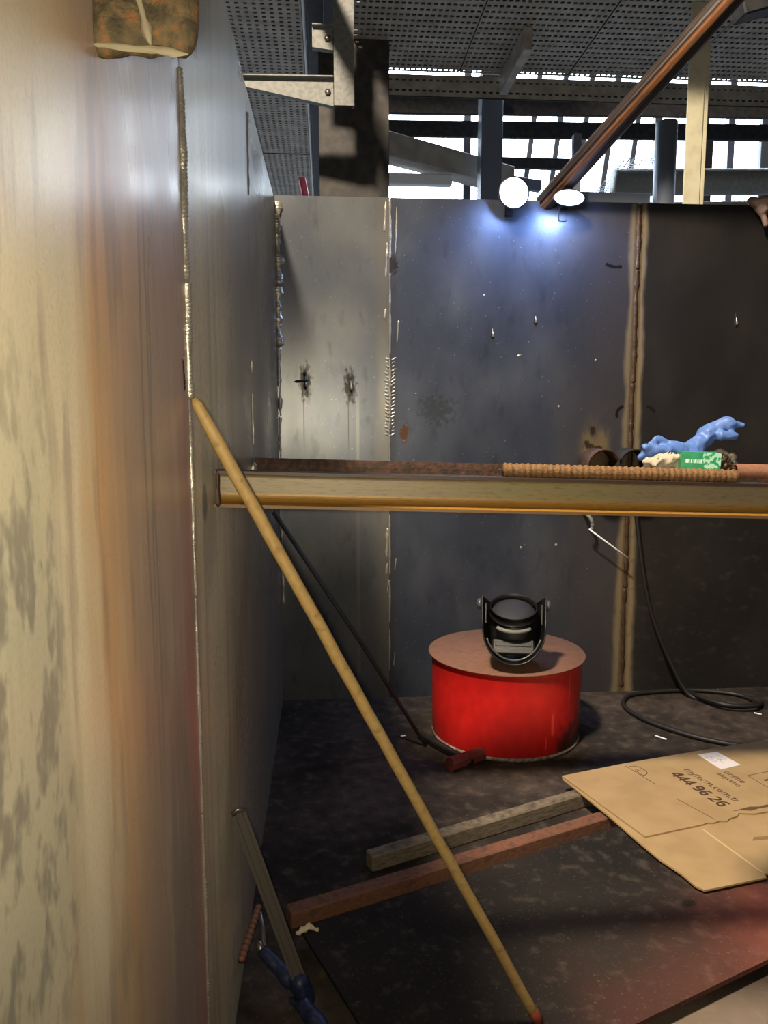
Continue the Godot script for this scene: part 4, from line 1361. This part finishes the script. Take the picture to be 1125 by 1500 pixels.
func overhead() -> void:
	# perforated deck above the tank: panels side by side
	var st := begin()
	perforated(st, Vector3.ZERO, Vector3(1, 0, 0), Vector3(0, 0, 1), 20, 31, 0.0335, 0.058, 0.021, 0.023, 0.004)
	var panel := st
	var t := thing("perforated_deck", "perforated steel deck overhead at upper right, seen from below", "deck", Vector3(0.4, 3.4, -5.0))
	panel.generate_normals()
	var mesh := panel.commit()
	for k in 4:
		var o := mesh_obj("deck_panel", mesh, M.deck, t)
		o.position = Vector3(0.678 * k - 0.23, 0.002 * (k % 2), 0)
	st = begin()
	for k in 4:
		bar(st, Vector3(-0.23 + 0.678 * (k + 1), 0.018, 0), Vector3(-0.23 + 0.678 * (k + 1), 0.018, 1.75), 0.04, 0.022, 0.003)
	obj("joist", st, M.dark, t)
	st = begin()
	bar(st, Vector3(0.72, -0.06, 0.6), Vector3(0.72, -0.06, -0.0), 0.05, 0.12, 0.004)
	obj("joist", st, M.deck, t)
	# edge plate of the deck
	st = begin()
	perforated(st, Vector3(0.40, 3.272, -5.03), Vector3(1, 0, 0), Vector3(0, 1, 0), 64, 2, 0.042, 0.062, 0.024, 0.012, 0.004)
	var ep := thing("deck_edge_plate", "slotted edge plate hanging below the overhead deck's far side", "plate")
	obj("slotted_plate", st, M.deck, ep)
	st = begin()
	box(st, Vector3(1.75, 3.334, -5.052), Vector3(2.7, 0.122, 0.008), 0.001)
	obj("backing_strip", st, M.dark, ep)
	# strip of deck along the left wall
	st = begin()
	perforated(st, Vector3(-0.50, 3.4, -8.6), Vector3(1, 0, 0), Vector3(0, 0, 1), 9, 46, 0.044, 0.044, 0.020, 0.020, 0.004)
	var strip := thing("perforated_walkway", "narrow perforated walkway overhead along the left wall, seen from below", "walkway")
	obj("deck_panel", st, M.deck, strip)
	st = begin()
	perforated(st, Vector3(-0.50, 3.4, -6.55), Vector3(1, 0, 0), Vector3(0, 0, 1), 9, 56, 0.044, 0.044, 0.020, 0.020, 0.004)
	obj("deck_panel", st, M.deck, strip)
	st = begin()
	bar(st, Vector3(-0.095, 3.405, -8.6), Vector3(-0.095, 3.405, -4.0), 0.012, 0.02, 0.002)
	obj("edge_angle", st, M.white, strip)
	# dark beam between strip and deck, and the column under it
	st = begin()
	bar(st, Vector3(-0.03, 3.44, -8.0), Vector3(-0.03, 3.44, -2.9), 0.09, 0.12, 0.004)
	tag(obj("roof_beam", st, M.dark), "dark beam overhead between the walkway and the deck", "beam")
	st = begin()
	box(st, Vector3(0.180, 1.75, -4.62), Vector3(0.40, 3.3, 0.02), 0.003)
	box(st, Vector3(0.372, 1.75, -4.70), Vector3(0.016, 3.3, 0.16), 0.003)
	box(st, Vector3(-0.012, 1.75, -4.70), Vector3(0.016, 3.3, 0.16), 0.003)
	tag(obj("steel_column", st, M.column), "wide dark brown steel column behind the back wall", "column")
	# hanging bracket: upright channel with two tapering arms
	var b := thing("hanging_bracket", "pale grey hanging bracket with two tapering arms at the top of the picture", "bracket", Vector3(0.113, 2.876, -4.2))
	b.scale = Vector3.ONE * 1.6
	st = begin()
	var poly := PackedVector2Array([Vector2(-0.032, -0.02), Vector2(0.032, -0.02), Vector2(0.032, 0.004), Vector2(0.028, 0.004), Vector2(0.028, -0.016), Vector2(-0.028, -0.016), Vector2(-0.028, 0.004), Vector2(-0.032, 0.004)])
	extrude(st, poly, Vector3.ZERO, Vector3(0.0, 0.42, 0), Vector3(0, 0, -1))
	obj("upright", st, M.galv, b)
	for r in [[0.0, 0.082, 0.052, 0.078, -0.32, 0.025], [0.168, 0.235, 0.175, 0.235, -0.10, 0.03]]:
		st = begin()
		var arm := PackedVector2Array([Vector2(0.034, r[0]), Vector2(-r[4], r[2]), Vector2(-r[4], r[3]), Vector2(0.034, r[1])])
		var web := begin()
		extrude(web, arm, Vector3(0, 0, -0.012), Vector3(0, 0, 0.012), Vector3.UP)
		var am := obj("arm", web, M.galv, b)
		var fl := begin()
		bar(fl, Vector3(-0.034, r[1] + 0.002, 0.014), Vector3(r[4], r[3] + 0.002, 0.014), 0.03, 0.005, 0.001)
		obj("arm_flange", fl, M.galv, am)
		var bolt := begin(true)
		lathe(bolt, [[0.0, 0.012], [0.010, 0.012], [0.010, 0.018], [0.0, 0.02]], Vector3(-0.052, (r[0] + r[1]) / 2.0, 0), Basis(Vector3.RIGHT, PI / 2), 6)
		obj("bolt", bolt, M.steel, am)
	# rusty pipe leaning on the wall's top edge
	var pn := fast(181, 1.0, 4)
	var pt := painted(512, 128, func(u: float, v: float) -> Color:
		var n := pn.get_noise_2d(u * 8.0, v * 9.0)
		var f := pn.get_noise_2d(u * 50.0, v * 40.0)
		var c := c8(42, 33, 29).lerp(c8(62, 48, 39), clampf(0.5 + n, 0, 1))
		var k := absf(fposmod(v - 0.90 + 0.02 * n + 0.5, 1.0) - 0.5)
		c = c.lerp(c8(150, 92, 44), 0.85 * (1 - smoothstep(0.015, 0.07, k)))
		return c.lerp(c8(44, 32, 28), clampf(f * 0.8 - 0.1, 0, 0.4)))
	var circle := PackedVector2Array()
	for i in 32:
		circle.append(Vector2(cos(TAU * i / 32), sin(TAU * i / 32)) * 0.046)
	st = begin(true)
	extrude(st, circle, Vector3(0.975, 2.228, -3.485), Vector3(1.86, 3.25, -2.38))
	var pmat := steel(pt, 0.62, 0.0)
	pmat.texture_repeat = true
	pmat.uv1_scale = Vector3(0.5, 1, 1)
	tag(obj("leaning_pipe", st, pmat), "brown rusty round pipe leaning over the back wall at upper right", "pipe")
	# weathered block at the top of the left wall
	var blk := thing("weathered_block", "mossy weathered block jutting from the left wall at the top edge", "block", Vector3(-0.163, 1.63, -0.77))
	var wn := fast(183, 0.02, 3)
	st = begin(true)
	var bones := []
	for i in 7:
		bones.append([Vector3(-0.036 + 0.0125 * i, 0.012, 0), Vector3(-0.036 + 0.0125 * i, 0.13, 0), 0.011, 0.011])
	blob(st, bones, 0.012, 0.004, 0.008, wn, 700.0)
	obj("block_body", st, noisy([[0.2, c8(34, 32, 22)], [0.45, c8(64, 60, 40)], [0.6, c8(92, 82, 56)], [0.85, c8(150, 92, 44)]], 0.22, 0.85, 0.0, 185, 0.02, 0.2), blk)
	st = begin(true)
	bead(st, Vector3(-0.045, 0.004, 0.010), Vector3(0.042, 0.0, 0.010), Vector3(0, 0.3, 0.95), 0.007, 0.003, 0.02, 1.2, wn, 0.006)
	bead(st, Vector3(-0.005, 0.06, 0.011), Vector3(0.01, 0.004, 0.011), Vector3(0, 0, 1), 0.008, 0.004, 0.02, 1.0, wn, 0.006)
	obj("pale_crust", st, flat(c8(136, 128, 104), 0.8), blk)
	# lamps on the wall's top edge
	for r in [[0.808, 0.062, 1.0, "round bluish-white work lamp clamped on the wall's top edge, left of the leaning pipe"], [1.048, 0.066, 0.5, "flat bluish-white work lamp clamped on the wall's top edge, right of the leaning pipe"]]:
		var l := thing("work_lamp", r[3], "lamp", Vector3(r[0], 2.242 if r[2] > 0.9 else 2.226, -3.36))
		var yb := Basis(Vector3.RIGHT, PI / 2).scaled(Vector3(1, r[2], 1))
		st = begin(true)
		lathe(st, [[0.0, -0.045], [0.045, -0.04], [r[1] + 0.004, -0.008], [r[1] + 0.006, 0.0], [r[1], 0.001]], Vector3.ZERO, yb, 32)
		obj("housing", st, M.black, l)
		st = begin(true)
		lathe(st, [[r[1], -0.002], [r[1] * 0.8, 0.006], [r[1] * 0.4, 0.010], [0.0, 0.011]], Vector3.ZERO, yb, 32)
		var glow := flat(c8(235, 242, 255), 0.4)
		glow.emission_enabled = true
		glow.emission = Color(0.88, 0.93, 1.0)
		glow.emission_energy_multiplier = 2.6
		obj("lamp_lens", st, glow, l)
		st = begin()
		box(st, Vector3(0, -0.02, -0.066), Vector3(0.03, 0.012, 0.046), 0.001)
		box(st, Vector3(0, -0.045, -0.084), Vector3(0.036, 0.06, 0.008), 0.001)
		obj("clamp_bracket", st, M.black, l)
		var li := SpotLight3D.new()
		li.name = "work_lamp_light"
		li.position = Vector3(0, 0, 0.07)
		li.rotation_degrees = Vector3(-72, 0, 0)
		li.spot_angle = 85.0
		li.spot_angle_attenuation = 0.7
		li.light_color = Color(0.62, 0.74, 1.0)
		li.light_energy = 0.5
		li.light_size = 0.05
		li.spot_range = 20.0
		li.spot_attenuation = 2.0
		li.shadow_enabled = true
		l.add_child(li)
	# rag hung over the wall's top at the right edge
	st = begin(true)
	blob(st, [[Vector3(1.90, 2.25, -3.43), Vector3(1.94, 2.20, -3.42), 0.02, 0.022], [Vector3(1.94, 2.20, -3.42), Vector3(1.955, 2.14, -3.415), 0.018, 0.012], [Vector3(1.94, 2.24, -3.43), Vector3(2.05, 2.27, -3.45), 0.025, 0.03]], 0.01, 0.005, 0.016, wn, 500.0)
	tag(obj("hanging_rag", st, flat(c8(132, 112, 104), 0.9)), "dirty pinkish rag hanging over the wall's top at the right edge", "rag")
	# the roof lamp itself
	var rl := thing("roof_lamp", "warm roof lamp hanging high up to the left, out of the picture", "lamp", Vector3(-1.06, 5.3, -0.3))
	st = begin(true)
	lathe(st, [[0.30, -0.05], [0.12, 0.14], [0.05, 0.2], [0.0, 0.2]], Vector3.ZERO, Basis.IDENTITY, 32)
	obj("lamp_shade", st, M.galv, rl)
	st = begin(true)
	lathe(st, [[0.0, -0.08], [0.07, -0.05], [0.09, 0.0], [0.05, 0.09], [0.0, 0.1]], Vector3.ZERO, Basis.IDENTITY, 24)
	var bm := flat(Color.WHITE, 0.5)
	bm.emission_enabled = true
	bm.emission = LAMP_COL
	bm.emission_energy_multiplier = 6.0
	obj("lamp_bulb", st, bm, rl)
	st = begin()
	bar(st, Vector3(0, 0.2, 0), Vector3(0, 1.75, 0), 0.02, 0.02, 0.002)
	obj("lamp_rod", st, M.dark, rl)


func beyond() -> void:
	# what stands in the hall behind the back wall, from the deck downwards
	var list := [
		["hall_beam", Vector3(0.15, 3.390, -5.5), Vector3(3.6, 3.445, -5.5), 0.03, 0.126, M.dark, "upper dark horizontal beam behind the back wall, below the deck's edge", "beam"],
		["hall_beam", Vector3(0.15, 3.217, -5.45), Vector3(3.6, 3.27, -5.45), 0.03, 0.108, M.dark, "lower dark horizontal beam behind the back wall, second below the deck's edge", "beam"],
		["hall_post", Vector3(1.09, 0, -5.22), Vector3(1.09, 3.5, -5.22), 0.14, 0.14, M.bluegrey, "blue-grey post behind the back wall, left of the round work lamp", "post"],
		["cable_tray", Vector3(0.36, 3.03, -5.2), Vector3(1.3, 2.95, -5.6), 0.16, 0.15, M.deck, "sloping grey cable tray behind the back wall, right of the brown column", "tray"],
		["dark_rail", Vector3(1.2, 3.13, -5.8), Vector3(1.95, 3.13, -5.8), 0.05, 0.075, M.dark, "short dark rail behind the lamps, below the horizontal beams", "rail"],
		["grey_rail", Vector3(1.2, 3.05, -5.9), Vector3(1.62, 3.0, -5.9), 0.06, 0.08, M.bluegrey, "grey sloping rail just above the round work lamp", "rail"],
		["thin_post", Vector3(1.405, 0, -4.4), Vector3(1.405, 2.85, -4.4), 0.045, 0.05, M.bluegrey, "thin grey post behind the back wall, right of the flat work lamp", "post"],
		["low_rail", Vector3(1.44, 2.56, -4.6), Vector3(1.91, 2.56, -4.6), 0.06, 0.075, M.bluegrey, "low grey rail behind the back wall between the thin post and the round post", "rail"],
		["white_pipe", Vector3(0.36, 2.865, -5.35), Vector3(0.86, 2.865, -5.35), 0.07, 0.07, M.white, "white pipe piece behind the back wall below the sloping tray", "pipe"],
		["red_beam", Vector3(0.2, 4.33, -7.5), Vector3(0.92, 4.33, -7.5), 0.06, 0.13, flat(c8(190, 44, 58), 0.6), "short red beam glimpsed between the dark horizontal beams right of the column", "beam"],
		["red_beam", Vector3(-0.16, 3.1, -6.2), Vector3(-0.10, 2.75, -6.0), 0.05, 0.05, flat(c8(190, 44, 58), 0.6), "red beam end glimpsed left of the brown column above the back wall", "beam"],
		["box_beam", Vector3(1.65, 2.96, -3.2), Vector3(2.2, 3.12, -3.2), 0.1, 0.17, M.dark, "dark beam end hanging at the upper right corner", "beam"],
	]
	for r in list:
		var st := begin()
		bar(st, r[1], r[2], r[3], r[4], 0.006, Vector3.UP if absf((r[2] - r[1]).normalized().y) < 0.9 else Vector3(0, 0, 1))
		tag(obj(r[0], st, r[5]), r[6], r[7])
	# cream post: an H section
	var t := thing("cream_post", "cream painted steel post behind the back wall at right", "post")
	var st := begin()
	box(st, Vector3(1.885, 1.6, -4.0), Vector3(0.085, 3.5, 0.012), 0.002)
	obj("flange", st, M.cream, t)
	st = begin()
	box(st, Vector3(1.905, 1.6, -4.06), Vector3(0.008, 3.5, 0.11), 0.002)
	obj("web", st, M.cream, t)
	st = begin()
	box(st, Vector3(1.945, 1.6, -4.02), Vector3(0.022, 3.5, 0.03), 0.003)
	obj("edge_strip", st, M.cream, t)
	# round post
	st = begin(true)
	tube(st, [Vector3(1.98, 0, -4.55), Vector3(1.98, 2.98, -4.55)], 0.062, 24)
	tag(obj("round_post", st, M.bluegrey), "round grey post behind the back wall, left of the cream post", "post")
	# ducts
	st = begin(true)
	tube(st, [Vector3(2.03, 2.922, -5.5), Vector3(4.2, 2.985, -5.5)], 0.088, 28)
	tag(obj("grey_duct", st, M.galv), "large grey horizontal duct behind the posts at right", "duct")
	st = begin(true)
	tube(st, [Vector3(2.0, 2.55, -4.9), Vector3(3.6, 2.60, -4.9)], 0.08, 24)
	tag(obj("lagged_pipe", st, M.deck), "rough lagged pipe below the grey duct at the right edge", "pipe")
	# sloping perforated panel of a stair
	st = begin()
	perforated(st, Vector3(1.86, 2.78, -5.6), Vector3(1, 0, 0.0), Vector3(0.55, 0.64, -0.54).normalized(), 8, 22, 0.034, 0.034, 0.025, 0.025, 0.004)
	var stair := thing("perforated_stair", "bright sloping perforated stair panel behind the leaning pipe", "stair")
	obj("stair_panel", st, M.white, stair)
	st = begin()
	bar(st, Vector3(2.05, -0.05, -5.72), Vector3(2.05, 2.84, -5.72), 0.05, 0.05, 0.004, Vector3(0, 0, 1))
	obj("stair_post", st, M.dark, stair)
	# far window wall: posts and slanting mullions
	var win := structure("window_1")
	for k in 5:
		st = begin()
		bar(st, Vector3(1.95 + 0.26 * k, 3.3, -7.8), Vector3(2.12 + 0.26 * k, 4.7, -7.8), 0.05, 0.05, 0.004)
		obj("mullion", st, M.bluegrey, win)
	for x in [1.4, 3.3, 3.78, 4.05, 5.2]:
		st = begin()
		bar(st, Vector3(x, -0.05, -7.8), Vector3(x, 4.75, -7.8), 0.07, 0.07, 0.004, Vector3(0, 0, 1))
		obj("mullion", st, M.bluegrey, win)
	for y in [3.3, 4.7]:
		st = begin()
		bar(st, Vector3(0.5, y, -7.8), Vector3(6.0, y, -7.8), 0.06, 0.06, 0.004)
		obj("transom", st, M.bluegrey, win)
	for r in [[4.5, 4.2, 0.5, M.bluegrey], [3.66, 4.1, 0.22, M.dark]]:
		st = begin()
		box(st, Vector3(r[0], r[1] / 2.0, -7.6), Vector3(r[2], r[1], 0.06), 0.005)
		obj("window_panel", st, r[3], win)
	# hand torch beside the camera
	var ht := thing("hand_torch", "small hand torch beside the camera, out of the picture", "torch", Vector3(-0.014, 1.306, 0.03))
	st = begin(true)
	lathe(st, [[0.0, 0.0], [0.008, 0.0], [0.009, 0.02], [0.008, 0.09], [0.0, 0.09]], Vector3.ZERO, Basis(Vector3.RIGHT, PI / 2), 16)
	obj("torch_body", st, M.black, ht)
	st = begin(true)
	lathe(st, [[0.0, -0.002], [0.006, -0.001], [0.007, 0.0]], Vector3.ZERO, Basis(Vector3.RIGHT, PI / 2), 16)
	var tg := flat(Color.WHITE, 0.4)
	tg.emission_enabled = true
	tg.emission = Color(1.0, 0.9, 0.7)
	tg.emission_energy_multiplier = 3.0
	obj("torch_lens", st, tg, ht)
